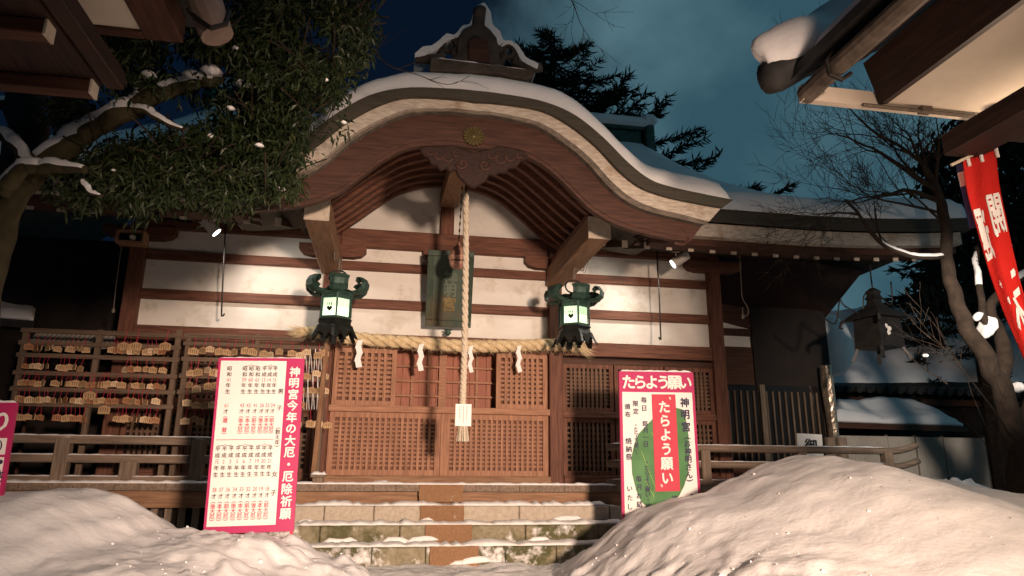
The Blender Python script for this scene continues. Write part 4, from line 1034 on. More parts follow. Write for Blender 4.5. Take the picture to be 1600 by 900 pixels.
# ================================================================== speaker on the left post
q = at(207, 373, 10.45)
t = thing('horn_speaker', q, 'boxy beige loudspeaker with dark mouth, fixed at the top of the left corner post', 'speaker')
b = MB()
hw, hh = .19, .095
b.prism([(q.x-hw, q.z-hh), (q.x+hw, q.z-hh), (q.x+hw, q.z-hh+.03), (q.x-hw, q.z-hh+.03)], q.y-.12, q.y+.1).prism([(q.x-hw, q.z+hh-.03), (q.x+hw, q.z+hh-.03), (q.x+hw, q.z+hh), (q.x-hw, q.z+hh)], q.y-.12, q.y+.1)
b.prism([(q.x-hw, q.z-hh+.03), (q.x-hw+.025, q.z-hh+.03), (q.x-hw+.025, q.z+hh-.03), (q.x-hw, q.z+hh-.03)], q.y-.12, q.y+.1).prism([(q.x+hw-.025, q.z-hh+.03), (q.x+hw, q.z-hh+.03), (q.x+hw, q.z+hh-.03), (q.x+hw-.025, q.z+hh-.03)], q.y-.12, q.y+.1)
b.build('horn', 'tanx', t)
MB().box((q.x-hw+.03, q.y-.05, q.z-hh+.035), (q.x+hw-.03, q.y+.12, q.z+hh-.035)).build('mouth', 'iron', t)
MB().tube([q+Vector((.02, -.1, 0)), q+Vector((.02, -.03, 0))], [.03, .05], 12).build('throat', 'steel', t)
MB().box((q.x-.05, q.y-.02, q.z+hh), (q.x+.14, q.y+.03, q.z+hh+.17)).build('foil_bracket', 'tinfoil', t)
t = thing('pull_cord', at(177, 490, 10.4), 'thin pull cord hanging beside the left corner post', 'cord')
w = [at(190, 385, 10.4), at(186, 410, 10.4), at(181, 450, 10.4), at(177, 486, 10.4)]
MB().tube(w, .006, 5).lathe([(.004, .05), (.02, .03), (.022, -.02), (.006, -.03)], w[-1], 8).build('cord', 'cordm', t)
t = thing('hanging_cable', at(1160, 500, 10.4), 'looped cable with a bulb socket hanging under the right eave', 'cable')
w = [at(1156, 400, 10.3), at(1158, 440, 10.3), at(1160, 465, 10.3), at(1168, 480, 10.3), at(1169, 490, 10.3), at(1162, 494, 10.3), at(1160, 480, 10.3), at(1161, 495, 10.3)]
MB().tube(cat(w, 30), .008, 5).lathe([(.01, .05), (.025, .03), (.025, -.03), (.012, -.04)], w[-1], 8).build('cable', 'cordm', t)

# ================================================================== racks of votive plaques
def ema_mesh():
    w, h, d = .066, .05, .006
    out_ = [(-w, -h), (w, -h), (w, h*.55), (0, h*1.05), (-w, h*.55)]; vs = [(x, -d, z) for x, z in out_]+[(x, d, z) for x, z in out_]
    mb = MB().add(vs, [(0, 1, 2, 3, 4), (9, 8, 7, 6, 5)]+[(i, 5+i, 5+(i+1) % 5, (i+1) % 5) for i in range(5)])
    mb.tube([(0, 0, h), (.004, .01, h+.06), (0, .03, h+.14)], .0035, 4, 1)
    for k in range(4):
        x = -.04+.026*k; mb.add([(x, -d-.0008, -.03), (x+.006, -d-.0008, -.03), (x+.006, -d-.0008, .02), (x, -d-.0008, .02)], [(0, 1, 2, 3)], 2)
    return mb
PROTO = {}
for kx in ('ema', 'emared', 'emapale'):
    o = ema_mesh().build('votive_plaque', [kx, 'redink', 'barkdk']); PROTO[kx] = o.data; bpy.data.objects.remove(o)
def ema(p, rz, rx, ry, label, group, kind, s=1.0):
    o = bpy.data.objects.new('votive_plaque', PROTO[kind]); COL.objects.link(o); o.location = p; o.rotation_euler = (rx, ry, rz); o.scale = (s, s, s)
    tag(o, label, 'votive plaque', group)
re_ = random.Random(11)
def rack(pxs, pys, Y, label, legs_y, shelves, zrow):
    cx_ = (pxs[0]+pxs[-1])/2; b0 = at(cx_, legs_y, Y)
    t = thing('plaque_rack', (b0.x, Y, FZ), label, 'rack', 'racks hung with votive plaques')
    for i, px in enumerate(pxs):
        a, b = at(px, pys, Y), at(px, legs_y, Y); xx = a.x
        MB().box((xx-.035, Y-.03, FZ), (xx+.035, Y+.03, a.z+.03)).build('rack_post', 'rackz', t, bevel=.005)
    x0, x1 = at(pxs[0], pys, Y).x, at(pxs[-1], pys, Y).x
    for k, z in enumerate(shelves):
        MB().box((x0-.06, Y-.05, z-.03), (x1+.06, Y-.032, z+.03)).build('rack_rail', 'rackx', t, bevel=.004)
        MB().box((x0, Y+.03, z-.02), (x1, Y+.05, z+.02)).build('rack_rail', 'rackx', t, bevel=.004)
    return t, x0, x1
Yr_ = 10.25
zt0 = [at(160, y_, Yr_).z for y_ in (521, 540, 559, 586, 611, 634)]
zz = [1.0]*6
tL, x0, x1 = rack((42, 157, 280), 519, Yr_, 'wider grey timber rack of votive plaques at the far left', 690, zt0, None)
rows = [('top', 548), ('second', 577), ('third', 602), ('fourth', 627), ('lowest', 655)]
for ri, (nm, py) in enumerate(rows):
    z = at(160, py, Yr_).z; x = x0+.10
    while x < x1-.08:
        if re_.random() < (.10 if ri < 4 else .30): x += re_.uniform(.15, .4); continue
        if abs(x-at(157, py, Yr_).x) < .08: x += .12; continue
        n = re_.choice((2, 3, 4, 5, 6)); 
        for k in range(n):
            if x > x1-.08: break
            ema((x, Yr_-.075-re_.uniform(0, .03), z+re_.uniform(-.012, .012)), re_.choice((-1, 1, 1))*re_.uniform(.3, 1.1), re_.uniform(-.1, .1), re_.uniform(-.12, .12),
                'small wooden votive plaque hanging in the %s row of the wider left rack' % nm, 'plaques in the %s row of the wider rack' % nm, re_.choice(('ema', 'ema', 'emapale', 'emared')), re_.uniform(.72, .95))
            x += re_.uniform(.045, .085)
        x += re_.uniform(.02, .10)
for px, py in ((540, 0),): pass
for px, py in ((193, 541), (212, 541), (258, 541), (140, 618), (163, 640)):
    p = at(px, py, Yr_-.1); ema(p, re_.uniform(-.2, .2), 0, 0, 'larger votive plaque facing outward on a rail of the wider left rack', 'outward facing plaques of the wider rack', 'ema', 1.15)
tR, x0, x1 = rack((296, 404, 511), 526, Yr_, 'narrower grey timber rack of votive plaques behind the magenta timetable sign', 700, [at(400, y_, Yr_).z for y_ in (529, 541, 565, 591, 616)], None)
rows = [('top', 552), ('second', 584), ('third', 608), ('fourth', 634), ('lowest', 660)]
for ri, (nm, py) in enumerate(rows):
    z = at(400, py, Yr_).z; x = x0+.10
    while x < x1-.06:
        px_ = 296+(x-x0)/(x1-x0)*215
        if ri > 0 and 345 < px_ < 462: x += .1; continue
        if re_.random() < .15: x += re_.uniform(.1, .2); continue
        for k in range(re_.choice((2, 3))):
            ema((x, Yr_-.075-re_.uniform(0, .03), z+re_.uniform(-.03, .03)), re_.uniform(-.8, .8), re_.uniform(-.1, .1), re_.uniform(-.15, .15),
                'small wooden votive plaque hanging in the %s row of the narrower rack by the door' % nm, 'plaques in the %s row of the narrower rack' % nm, re_.choice(('ema', 'emapale', 'ema')), re_.uniform(.85, 1.1))
            x += re_.uniform(.07, .13)
        x += .05
st_ = MB()
for px in (477, 485, 493, 500):
    for sgn in (-1, 1): st_.tube([at(px, 545, Yr_-.06), at(px+sgn*4, 600, Yr_-.07), at(px+sgn*2, 640, Yr_-.07)], .004, 4)
tag(st_.build('plaque_strings', 'paper', tR), None)
p0, p1 = at(512, 530, 10.2), at(489, 748, 10.05)
MB().bar(p0, p1, .06, .05).build('rack_brace', 'tanz', tR, bevel=.005)

# ================================================================== trees
def leaf_tree_mesh(centres, per, L, Wd, rnd, droop=.6, spread=.16):
    vs = []; fs = []
    for c in centres:
        ax = Vector((rnd.gauss(0, 1), rnd.gauss(0, 1), rnd.gauss(-.3, .5))).normalized()
        for k in range(per):
            d = (ax*.5+Vector((rnd.gauss(0, 1), rnd.gauss(0, 1), rnd.gauss(-droop, .55)))).normalized()
            b = Vector(c)+Vector((rnd.gauss(0, 1), rnd.gauss(0, 1), rnd.gauss(0, 1)))*spread*.35
            l = L*rnd.uniform(.65, 1.25); w = Wd*rnd.uniform(.8, 1.2)
            s_ = d.cross(Vector((rnd.gauss(0, .4), rnd.gauss(0, .4), 1))).normalized(); nn = s_.cross(d)
            n = len(vs)
            vs += [b, b+d*l*.5+s_*w+nn*.006, b+d*l+Vector((0, 0, -l*.22)), b+d*l*.5-s_*w+nn*.006, b+d*l*.5-nn*.004]
            fs += [(n, n+1, n+4), (n+1, n+2, n+4), (n+2, n+3, n+4), (n+3, n, n+4)]
    return vs, fs
def in_poly(x, y, P):
    r = False; j = len(P)-1
    for i in range(len(P)):
        if (P[i][1] > y) != (P[j][1] > y) and x < (P[j][0]-P[i][0])*(y-P[i][1])/(P[j][1]-P[i][1])+P[i][0]: r = not r
        j = i
    return r
rt = random.Random(5)
tree = thing('evergreen_tree', at(-40, 640, 5.6), 'large drooping evergreen tree at the left with a mossy snow covered limb', 'tree')
def limb(px, rs, name, par, m='bark', smooth=True, snow=None, seed=0):
    pts = [at(*p) for p in px]; n = len(pts)*6
    c = cat(pts, n); rr = cat([(r, 0) for r in rs], n); rr = [max(.004, v.x) for v in rr]
    c = [p+Vector((nz3(i*.25, seed), nz3(i*.25, seed+4), nz3(i*.25, seed+8)))*rr[i]*.5 for i, p in enumerate(c)]
    o = MB().tube(c, rr, 10).build(name, m, par, smooth=True)
    if snow:
        for (a, b) in snow:
            i0, i1 = int(a*(n-1)), max(int(a*(n-1))+3, int(b*(n-1))); q = c[i0:i1+1]; mb = MB(); K = 7; m_ = len(q); vs = []
            for i, p in enumerate(q):
                t_ = i/(m_-1); w = rr[i0+i]; hgt = (w*.35+.012)*(.75+.8*abs(nz3(i*.6, seed+2)))*min(1, 4*t_*(1-t_)+.25)
                d = (q[min(i+1, m_-1)]-q[max(i-1, 0)]).normalized(); s_ = d.cross(Vector((0, 0, 1))); s_ = s_.normalized() if s_.length > .05 else Vector((1, 0, 0)); u_ = s_.cross(d)
                for j in range(K+1):
                    a_ = PI*j/K; vs.append(p+s_*math.cos(a_)*w*1.02+u_*(w*.15*math.sin(a_)+math.sin(a_)**.7*(w*.72+hgt)))
            mb.add(vs, [(i*(K+1)+j, i*(K+1)+j+1, (i+1)*(K+1)+j+1, (i+1)*(K+1)+j) for i in range(m_-1) for j in range(K)]+[tuple(range(K, -1, -1)), tuple((m_-1)*(K+1)+j for j in range(K+1))])
            mb.build('snow', 'snow', o, smooth=True)
    return o
limb([(-150, 1080, 5.6), (-95, 850, 5.6), (-60, 690, 5.6), (-30, 480, 5.6), (0, 370, 5.55), (20, 310, 5.5), (60, 262, 5.5), (90, 236, 5.45)], [.21, .18, .15, .12, .10, .095, .088, .08], 'trunk', tree, seed=1)
limb([(62, 262, 5.5), (105, 226, 5.45), (150, 198, 5.45), (200, 172, 5.4), (235, 150, 5.4), (280, 136, 5.4), (325, 126, 5.4), (350, 124, 5.4)], [.11, .095, .085, .085, .08, .06, .05, .035], 'limb', tree, seed=2, snow=[(.05, .55), (.62, .9)])
limb([(212, 165, 5.4), (222, 140, 5.45), (222, 110, 5.5), (230, 60, 5.6)], [.05, .045, .03, .02], 'limb', tree, seed=3, snow=[(0, .35)])
limb([(205, 172, 5.38), (225, 172, 5.3), (255, 190, 5.25), (292, 204, 5.2)], [.035, .03, .022, .012], 'limb', tree, seed=4, snow=[(.08, .95)])
limb([(0, 300, 5.4), (20, 280, 5.35), (38, 262, 5.3), (60, 260, 5.3), (95, 262, 5.25), (135, 264, 5.2)], [.07, .065, .05, .05, .045, .03], 'limb', tree, seed=5, snow=[(.1, .98)])
limb([(-20, 200, 5.5), (10, 215, 5.45), (30, 235, 5.4), (50, 262, 5.4)], [.05, .05, .045, .05], 'limb', tree, seed=6, snow=[(.2, .95)])
limb([(-5, 380, 5.55), (12, 310, 5.7), (32, 250, 6.2), (42, 180, 6.8), (52, 90, 7.2), (60, 0, 7.2), (60, -60, 7.2)], [.10, .12, .15, .17, .17, .16, .15], 'limb', tree, 'barkdk', seed=7)
limb([(-10, 165, 6.8), (12, 160, 6.8), (30, 175, 6.8)], [.06, .05, .04], 'limb', tree, 'barkdk', seed=8, snow=[(.1, .9)])
limb([(128, 282, 5.2), (140, 300, 5.15), (160, 306, 5.1)], [.02, .015, .008], 'limb', tree, seed=9, snow=[(.0, .9)])
crown = [(60, -40), (590, -60), (575, 40), (585, 75), (545, 110), (535, 150), (520, 175), (545, 190), (500, 235), (495, 270), (455, 300), (410, 300), (385, 318), (330, 326), (300, 300), (270, 310), (215, 330), (180, 326), (150, 315), (95, 325), (70, 300), (100, 255), (140, 240), (95, 215), (80, 160), (150, 120), (130, 60)]
cs = []
def density(x, y):
    v = 1.25*fbm(x*.013, y*.017, 3, 4)
    if 150 < x < 340 and 140 < y < 225: v -= .38
    if x < 170 and 150 < y < 290: v -= .35
    if y > 230 and x < 460: v += .25
    if x > 380: v += .15
    return v
while len(cs) < 5000:
    x, y = rt.uniform(30, 600), rt.uniform(-60, 335)
    if not in_poly(x, y, crown) or density(x, y) < .0+rt.gauss(0, .13): continue
    dpt = 5.3+rt.random()*1.5 if y > 130 else 4.9+rt.random()*2.2
    cs.append(at(x, y, dpt))
vs, fs = leaf_tree_mesh(cs[:3300], 9, .078, .0125, rt)
MB().add(vs, fs).build('crown', 'leaf', tree, recalc=False)
vs, fs = leaf_tree_mesh(cs[3300:], 9, .078, .0125, rt)
MB().add(vs, fs).build('crown', 'leaf2', tree, recalc=False)
tw = MB()
for i in range(0, len(cs), 9):
    c = cs[i]; d = Vector((rt.gauss(0, 1), rt.gauss(0, 1), rt.uniform(.2, 1))).normalized()
    tw.tube([c, c+d*.15+Vector((0, 0, .02)), c+d*.32], [.004, .006, .008], 4)
tag(tw.build('twigs', 'barkdk', tree), kind='stuff')
sb = MB()
for i in range(46):                            # crumbs of snow caught in the leaves
    c = cs[rt.randrange(len(cs))]; r_ = rt.uniform(.012, .035); sb.lathe([(.002, -r_*.4), (r_*1.2, -r_*.1), (r_*.8, r_*.5), (.002, r_*.75)], c, 7)
for px, py, r_ in ((330, 112, .07), (380, 132, .05), (232, 118, .05), (300, 118, .06), (360, 170, .03), (405, 228, .03)): sb.lathe([(.002, -r_*.3), (r_*1.3, -r_*.05), (r_*.9, r_*.5), (.002, r_*.7)], at(px, py, 5.3), 9)
tag(sb.build('snow_crumbs', 'snow', tree, smooth=True), kind='stuff')

# generic bare twig growth
def grow(mb, p, d, r, ln, depth, rnd, up=.15, wig=.35, kids=(2, 3), flat=.5, stop=.0035):
    pts = [p]; rs = [r]; n = 5; dd = d.normalized()
    for i in range(n):
        dd = (dd+Vector((rnd.gauss(0, wig), rnd.gauss(0, wig*flat), rnd.gauss(0, wig)+up))*.35).normalized()
        pts.append(pts[-1]+dd*ln/n); rs.append(max(stop*.6, r*(1-.5*(i+1)/n)))
    mb.tube(pts, rs, 5 if r > .012 else 3)
    if depth <= 0: return
    for k in range(rnd.randint(*kids)):
        i = rnd.randint(1, n); a = (pts[i]-pts[i-1]).normalized(); s_ = a.orthogonal().normalized(); s_ = Matrix.Rotation(rnd.uniform(0, 2*PI), 3, a) @ s_
        s_.y *= flat; nd = (a*rnd.uniform(.6, 1.0)+s_*rnd.uniform(.5, .9)).normalized()
        grow(mb, pts[i], nd, max(stop, rs[i]*rnd.uniform(.5, .7)), ln*rnd.uniform(.55, .8), depth-1, rnd, up, wig, kids, flat, stop)
    grow(mb, pts[-1], dd, max(stop, rs[-1]*.85), ln*.65, depth-1, rnd, up, wig, kids, flat, stop)
YB = 7.8
bt = thing('bare_tree', at(1600, 860, YB), 'leafless tree at the right with snow in its forks and fine twigs against the sky', 'tree')
limb([(1612, 900, YB), (1602, 820, YB), (1590, 720, YB), (1575, 640, YB), (1553, 580, YB), (1522, 530, YB), (1498, 480, YB), (1482, 430, YB), (1479, 380, YB), (1474, 330, YB), (1463, 295, YB), (1445, 262, YB)], [.16, .15, .14, .13, .12, .11, .095, .085, .075, .07, .055, .045], 'trunk', bt, 'barkdk', seed=11)
limb([(1560, 600, YB), (1570, 560, YB+.1), (1562, 520, YB+.1), (1548, 480, YB), (1572, 450, YB), (1600, 430, YB), (1650, 400, YB)], [.10, .10, .08, .06, .06, .05, .04], 'limb', bt, 'barkdk', seed=12, snow=[(.62, .98)])
limb([(1545, 520, YB), (1535, 480, YB+.05), (1528, 430, YB+.1), (1526, 385, YB+.1)], [.05, .045, .04, .03], 'limb', bt, 'barkdk', seed=13, snow=[(.6, .95)])
limb([(1472, 400, YB), (1440, 402, YB-.05), (1405, 394, YB-.1), (1378, 380, YB-.1), (1355, 355, YB-.1), (1338, 330, YB-.1), (1320, 312, YB)], [.04, .036, .034, .03, .025, .02, .014], 'limb', bt, 'barkdk', seed=14, snow=[(.02, .52)])
limb([(1590, 700, YB), (1600, 650, YB), (1620, 610, YB)], [.09, .08, .07], 'limb', bt, 'barkdk', seed=15)
tw = MB(); rb = random.Random(21)
starts = [((1463, 295), (1330, 205), .045), ((1470, 315), (1300, 255), .04), ((1474, 335), (1290, 300), .022), ((1455, 280), (1400, 190), .035), ((1448, 268), (1440, 190), .03), ((1440, 255), (1260, 180), .028), ((1340, 335), (1225, 310), .016), ((1378, 380), (1330, 300), .014), ((1462, 290), (1480, 190), .03), ((1476, 350), (1400, 270), .02), ((1395, 388), (1290, 350), .012)]
for a, b, r_ in starts:
    p, q = at(a[0], a[1], YB), at(b[0], b[1], YB-.2); d = q-p
    grow(tw, p, d, r_, d.length*.62, 4, rb, .05, .42, (2, 3), .6, .0032)
tw.build('branches', 'barkdk', bt)
tw = MB()
for a, b, r_ in (((1570, 760), (1500, 560), .012), ((1480, 600), (1375, 548), .010), ((1590, 690), (1480, 560), .014)):
    p, q = at(a[0], a[1], YB-.3), at(b[0], b[1], YB-.6); grow(tw, p, q-p, r_, (q-p).length*.7, 3, rb, .05, .3, (1, 2), .6, .003)
tw.build('branches', 'barkdk', bt)
def clump(px, py, Y, r_, sx=1.0, tilt=0):
    c = at(px, py, Y); mb = MB(); K = 10
    mb.lathe([(max(.002, r_*math.sin(PI*k/K)), -r_*.75*math.cos(PI*k/K)) for k in range(K+1)], (0, 0, 0), 18)
    vv = []
    for v in mb.v:
        v = Vector(v); n = 1+.45*nz3(v.x*7+px, v.y*7, v.z*7)+.2*nz3(v.x*22+px, v.y*22, v.z*22); vv.append((c.x+v.x*sx*n, c.y+v.y*n, c.z+v.z*n+tilt*v.x))
    mb.v = vv; mb.build('snow', 'snow', bt, smooth=True)
for a in ((1541, 512, YB+.05, .15, .6, .6), (1530, 494, YB+.06, .075, .8, .5), (1592, 604, YB-.04, .09, .6), (1447, 556, YB-.42, .03, 1.3)): clump(*a)
# bare twigs reaching in from trees overhead
for i, (a, b, r_, Y, lab) in enumerate((((880, -30), (930, 40), .010, 6.5, 'thin bare twigs hanging into the sky right of the roof ornament'), ((560, 20), (600, 120), .008, 6.3, 'thin bare twig arching down from the left to the gable snow'))):
    p, q = at(a[0], a[1], Y), at(b[0], b[1], Y); mb = MB(); rr = random.Random(40+i)
    if i == 0:
        grow(mb, p, q-p, r_, (q-p).length*.8, 3, rr, .02, .35, (2, 2), .6, .0028)
    else:
        pts = cat([at(570, -10, Y), at(575, 60, Y), at(605, 100, Y), at(650, 116, Y), at(700, 132, Y), at(735, 118, Y)], 30); mb.tube(pts, [.009*(1-k/40) for k in range(30)], 4)
        for k in (8, 14, 19, 24): grow(mb, pts[k], Vector((.6, 0, -.3 if k % 2 else .5)), .004, .25, 1, rr, 0, .35, (1, 2), .5, .0025)
    o = mb.build('bare_twig', 'barkdk'); o.data.transform(Matrix.Translation(-p)); o.location = p
    tag(o, lab, 'branch')

# cedar behind the hall
def conifer(base, H, R, label, seed, nb=90, top=.05, m='needle', dens=1.0, pw=1.0, span=.78):
    rr = random.Random(seed); t = thing('conifer', base, label, 'tree')
    b = Vector(base); MB().tube([b, b+Vector((0, 0, H*.5)), b+Vector((.1, 0, H))], [.3, .2, .02], 7).build('trunk', 'barkdk', t)
    vs = []; fs = []; br = MB()
    for i in range(nb):
        h = 1-(i/nb)**.8*span; a = rr.uniform(0, 2*PI); z = H*h; L_ = R*((1-h)**pw+top)*rr.uniform(.75, 1.15)
        d = Vector((math.cos(a), math.sin(a), 0)); p0 = b+Vector((0, 0, z)); pts = []
        for k in range(7):
            u = k/6; pts.append(p0+d*L_*u+Vector((0, 0, L_*(-.42*u+.34*u*u))))
        br.tube(pts, [.04*(1-k/7)+.006 for k in range(7)], 4)
        s_ = Vector((-d.y, d.x, 0)); n_ = int(L_*48*dens)
        for k in range(n_):
            u = rr.uniform(.08, 1); j = min(5, int(u*6)); p = pts[j].lerp(pts[j+1], u*6-j)
            dr = (d*rr.uniform(.2, 1.0)+s_*rr.gauss(0, .7)+Vector((0, 0, rr.gauss(-.1, .3)))).normalized(); l = rr.uniform(.22, .55)*(1.1-.4*u)
            w = dr.cross(Vector((rr.gauss(0, 1), rr.gauss(0, 1), rr.gauss(0, 1)))).normalized()*.013
            n = len(vs); vs += [p-w, p+dr*l*.55-w*1.8, p+dr*l+Vector((0, 0, .05)), p+dr*l*.55+w*1.8, p+w]; fs.append((n, n+1, n+2, n+3, n+4))
    br.build('branches', 'barkdk', t)
    MB().add(vs, fs).build('crown', m, t, recalc=False)
    return t
c_ = at(862, 60, 21)
conifer((c_.x, 21, 0), c_.z+.3, 13, 'tall dark cedar with upturned branch tips rising behind the gable', 3, 190, .02, pw=.85, span=.48)
dk = thing('dark_tree', at(1560, 700, 15), 'dense black evergreen mass behind the bare tree and the red banner', 'tree')
MB().tube([Vector((dk.location.x, 15, -.2)), Vector((dk.location.x+.1, 15, 4)), Vector((dk.location.x, 15, 8))], [.3, .25, .1], 8).build('trunk', 'barkdk', dk)
cc_ = []; pol = [(1432, 470), (1445, 420), (1425, 330), (1450, 290), (1446, 240), (1475, 195), (1520, 170), (1600, 150), (1720, 160), (1740, 480), (1600, 500)]
while len(cc_) < 1500:
    x, y = rt.uniform(1420, 1740), rt.uniform(150, 500)
    if in_poly(x, y, pol) and fbm(x*.02, y*.02, 9, 3) > -.35: cc_.append(at(x, y, 13.8+rt.random()*2.4))
vs, fs = leaf_tree_mesh(cc_, 9, .30, .06, rt, spread=.5)
MB().add(vs, fs).build('crown', 'needle', dk, recalc=False)
c_ = at(1425, 375, 16.5); conifer((c_.x+.3, 16.5, 0), c_.z-.3, 2.3, 'small dark conifer beside the black lantern at the right', 8, 70, .3)

# ================================================================== right background: snowy outbuildings, fence
def gslab(c00, c10, c01, c11, dz, name, m, parent, nu=30, nv=14, lump=0, seed=0, edge=0):
    c00, c10, c01, c11 = map(Vector, (c00, c10, c01, c11))
    def fn(u, v):
        p = c00*(1-u)*(1-v)+c10*u*(1-v)+c01*(1-u)*v+c11*u*v
        e = min(1, min(u, 1-u, v*.8+.0, 1-v)/.06) if lump else 1
        return p+Vector((0, 0, (lump*(.55+.6*fbm(p.x*.9, p.y*.9, seed, 3))*math.sqrt(max(0, e))) if lump else 0))
    return slab(fn, nu, nv, dz, name, m).build(name, m, parent, smooth=bool(lump))
e0, e1 = at(1292, 603, 15.0), at(1640, 606, 15.0); r0, r1 = at(1262, 487, 19.5), at(1640, 430, 19.5)
ob = thing('outbuilding', ((e0.x+e1.x)/2, 15.6, 0), 'low tiled outbuilding with a broad snow covered roof beyond the right railing', 'building')
rf = gslab((e0.x, 15, e0.z), (e1.x, 15, e1.z), (r0.x, 19.5, r0.z-.25), (r1.x, 19.5, r1.z-.25), .12, 'roof', 'tile', ob)
tl = MB(); x = e0.x
while x < e1.x:
    tl.tube([(x, 14.93, e0.z-.07), (x, 15.3, e0.z+.02)], .085, 8); x += .27
tl.build('eave_tile', 'tile', rf)
gslab((e0.x+.1, 15.12, e0.z+.05), (e1.x, 15.12, e1.z+.05), (r0.x, 19.5, r0.z-.2), (r1.x, 19.5, r1.z-.2), .1, 'snow_cover', 'snow', rf, 60, 30, .30, 4)
MB().box((e0.x+.5, 15.6, -.2), (e1.x, 15.8, e0.z+.1)).build('wall', 'void', ob)
MB().box((e0.x+.4, 15.4, e0.z-.35), (e1.x, 15.5, e0.z-.2)).build('eave_beam', 'darkx', ob)
# mound of snow sliding off the hall's rear eave
q = at(1292, 530, 13.4); mb = MB(); 
vs0 = MB().lathe([(.01, -.75), (.3, -.7), (.48, -.45), (.52, -.1), (.42, .25), (.2, .5), (.01, .58)], (0, 0, 0), 20)
vs0.v = [(q.x+v[0]*(1+.25*nz3(v[0]*3, v[2]*3)), q.y+v[1], q.z+v[2]*(1+.2*nz3(v[2]*2, 3))) for v in vs0.v]
o = vs0.build('snow_overhang', 'snow', roof, smooth=True)
# lean-to with its own snow
a0, a1, a2, a3 = at(1303, 655, 13.6), at(1512, 662, 13.6), at(1306, 633, 14.6), at(1470, 628, 14.6)
lt_ = thing('lean_to', ((a0.x+a1.x)/2, 14, 0), 'small lean-to roof under snow below the tiled eave at the right', 'shed')
rf = gslab((a0.x, 13.6, a0.z-.08), (a1.x, 13.6, a1.z-.08), (a2.x, 14.6, a2.z+.05), (a1.x-.3, 14.6, a2.z+.05), .1, 'roof', 'darkx', lt_)
gslab((a0.x, 13.62, a0.z), (a1.x-.1, 13.62, a1.z), (a2.x, 14.6, a2.z+.1), (a1.x-.4, 14.6, a2.z+.1), .06, 'snow_cover', 'snow', rf, 40, 14, .24, 8)
MB().box((a0.x, 14.3, -.2), (a1.x, 14.4, a2.z-.06)).build('wall', 'void', lt_)
# corrugated fence panels
def corr(x0, x1, z0, z1, y, parent, name='panel', pitch=.055, m='corr'):
    n = int((x1-x0)/pitch*4); mb = MB(); vs = []
    for i in range(n+1):
        x = x0+(x1-x0)*i/n; d = .014*math.sin(2*PI*i/4); vs += [(x, y+d, z0), (x, y+d, z1), (x, y+d+.006, z0), (x, y+d+.006, z1)]
    mb.add(vs, [f for i in range(n) for f in ((4*i, 4*i+4, 4*i+5, 4*i+1), (4*i+2, 4*i+3, 4*i+7, 4*i+6), (4*i+1, 4*i+5, 4*i+7, 4*i+3))])
    return mb.build(name, m, parent)
fz0, fz1 = at(1290, 680, 12.9), at(1520, 686, 12.9)
fn_ = thing('panel_fence', ((fz0.x+fz1.x)/2, 12.9, 0), 'grey corrugated panels standing as a fence behind the right railing', 'fence')
bx = [at(p, 690, 12.9).x for p in (1290, 1388, 1432, 1475, 1540)]
for a, b in zip(bx, bx[1:]): corr(a+.01, b-.01, -.2, fz0.z, 12.9+.02*(a > 9), fn_)
for a in bx: MB().box((a-.02, 12.93, -.2), (a+.02, 12.98, fz0.z+.03)).build('fence_post', 'oldz', fn_)
# two round posts and the small paper sign on the verandah
for i, px in enumerate((1300, 1318)):
    a, b = at(px, 722, 10.6), at(px, 687, 10.6); t = thing('round_post', (a.x, 10.6, FZ), ('left one of two short round posts by the right railing', 'right one of two short round posts by the right railing')[i], 'post', 'short round posts')
    mb = MB(); mb.v = []; mb.lathe([(.085, FZ), (.085, b.z-.02), (.09, b.z), (.09, b.z+.02), (.07, b.z+.035)], (a.x, 10.6, 0), 14); mb.build('post_body', 'oldz', t, smooth=False)
A, B, C_, D_ = at(1245, 677, 10.5), at(1284, 679, 10.5), at(1247, 712, 10.45), at(1287, 714, 10.45)
fr, quad, nrm, _ = board((A, B, C_, D_)); t = thing('paper_notice', (C_+D_)/2, 'small white notice with the character 御 behind the right railing', 'notice')
quad(0, 0, 1, 1, 0, .015).build('sheet', 'white', t)
n_ = Ink(fr, .004, (C_-A).length/(B-A).length); n_.put('御', .52, .52, .62, .03); n_.build('black', t)
# foil-wrapped downspout at the hall's right end
a, b, c = at(1286, 572, 12.2), at(1293, 600, 12.1), at(1300, 655, 12.1)
t = thing('downspout', (c.x, 12.1, 0), 'shiny wrapped downspout at the dark right end of the hall', 'pipe')
MB().tube([(b.x, 12.1, b.z+.35), b, c, (c.x, 12.1, 0)], [.11, .12, .10, .08], 10).build('wrapped_pipe', 'tinfoil', t)
# unlit black lantern hanging from the right eave corner
q = at(1371, 512, 9.9); t = thing('hanging_lantern', q, 'unlit black square lantern hanging from the right eave corner', 'lantern')
mb = MB(); w = .27
mb.lathe([(.36, -.34), (.34, .14)], q, 4, 0, PI/4+.2); mb.build('lantern_body', 'iron', t)
MB().lathe([(.47, .13), (.50, .15), (.36, .24), (.18, .34), (.12, .40), (.11, .46), (.14, .48), (.10, .54), (.12, .60), (.04, .66)], q, 4, 0, PI/4+.2).build('roof', 'iron', t)
for k in range(4):
    a = PI/4+.2+k*PI/2; d = Vector((math.cos(a), math.sin(a), 0))
    MB().bar(q+d*.32+Vector((0, 0, -.33)), q+d*.42+Vector((0, 0, -.54)), .05, .04).build('leg', 'iron', t)
    MB().tube([q+d*.44+Vector((0, 0, .15)), q+d*.52+Vector((0, 0, .12)), q+d*.55+Vector((0, 0, .03)), q+d*.50+Vector((0, 0, .02))], [.03, .03, .025, .015], 6).build('roof_scroll', 'iron', t)
fpl = MB(); cq = q+Vector((-.05, -.26, -.08))
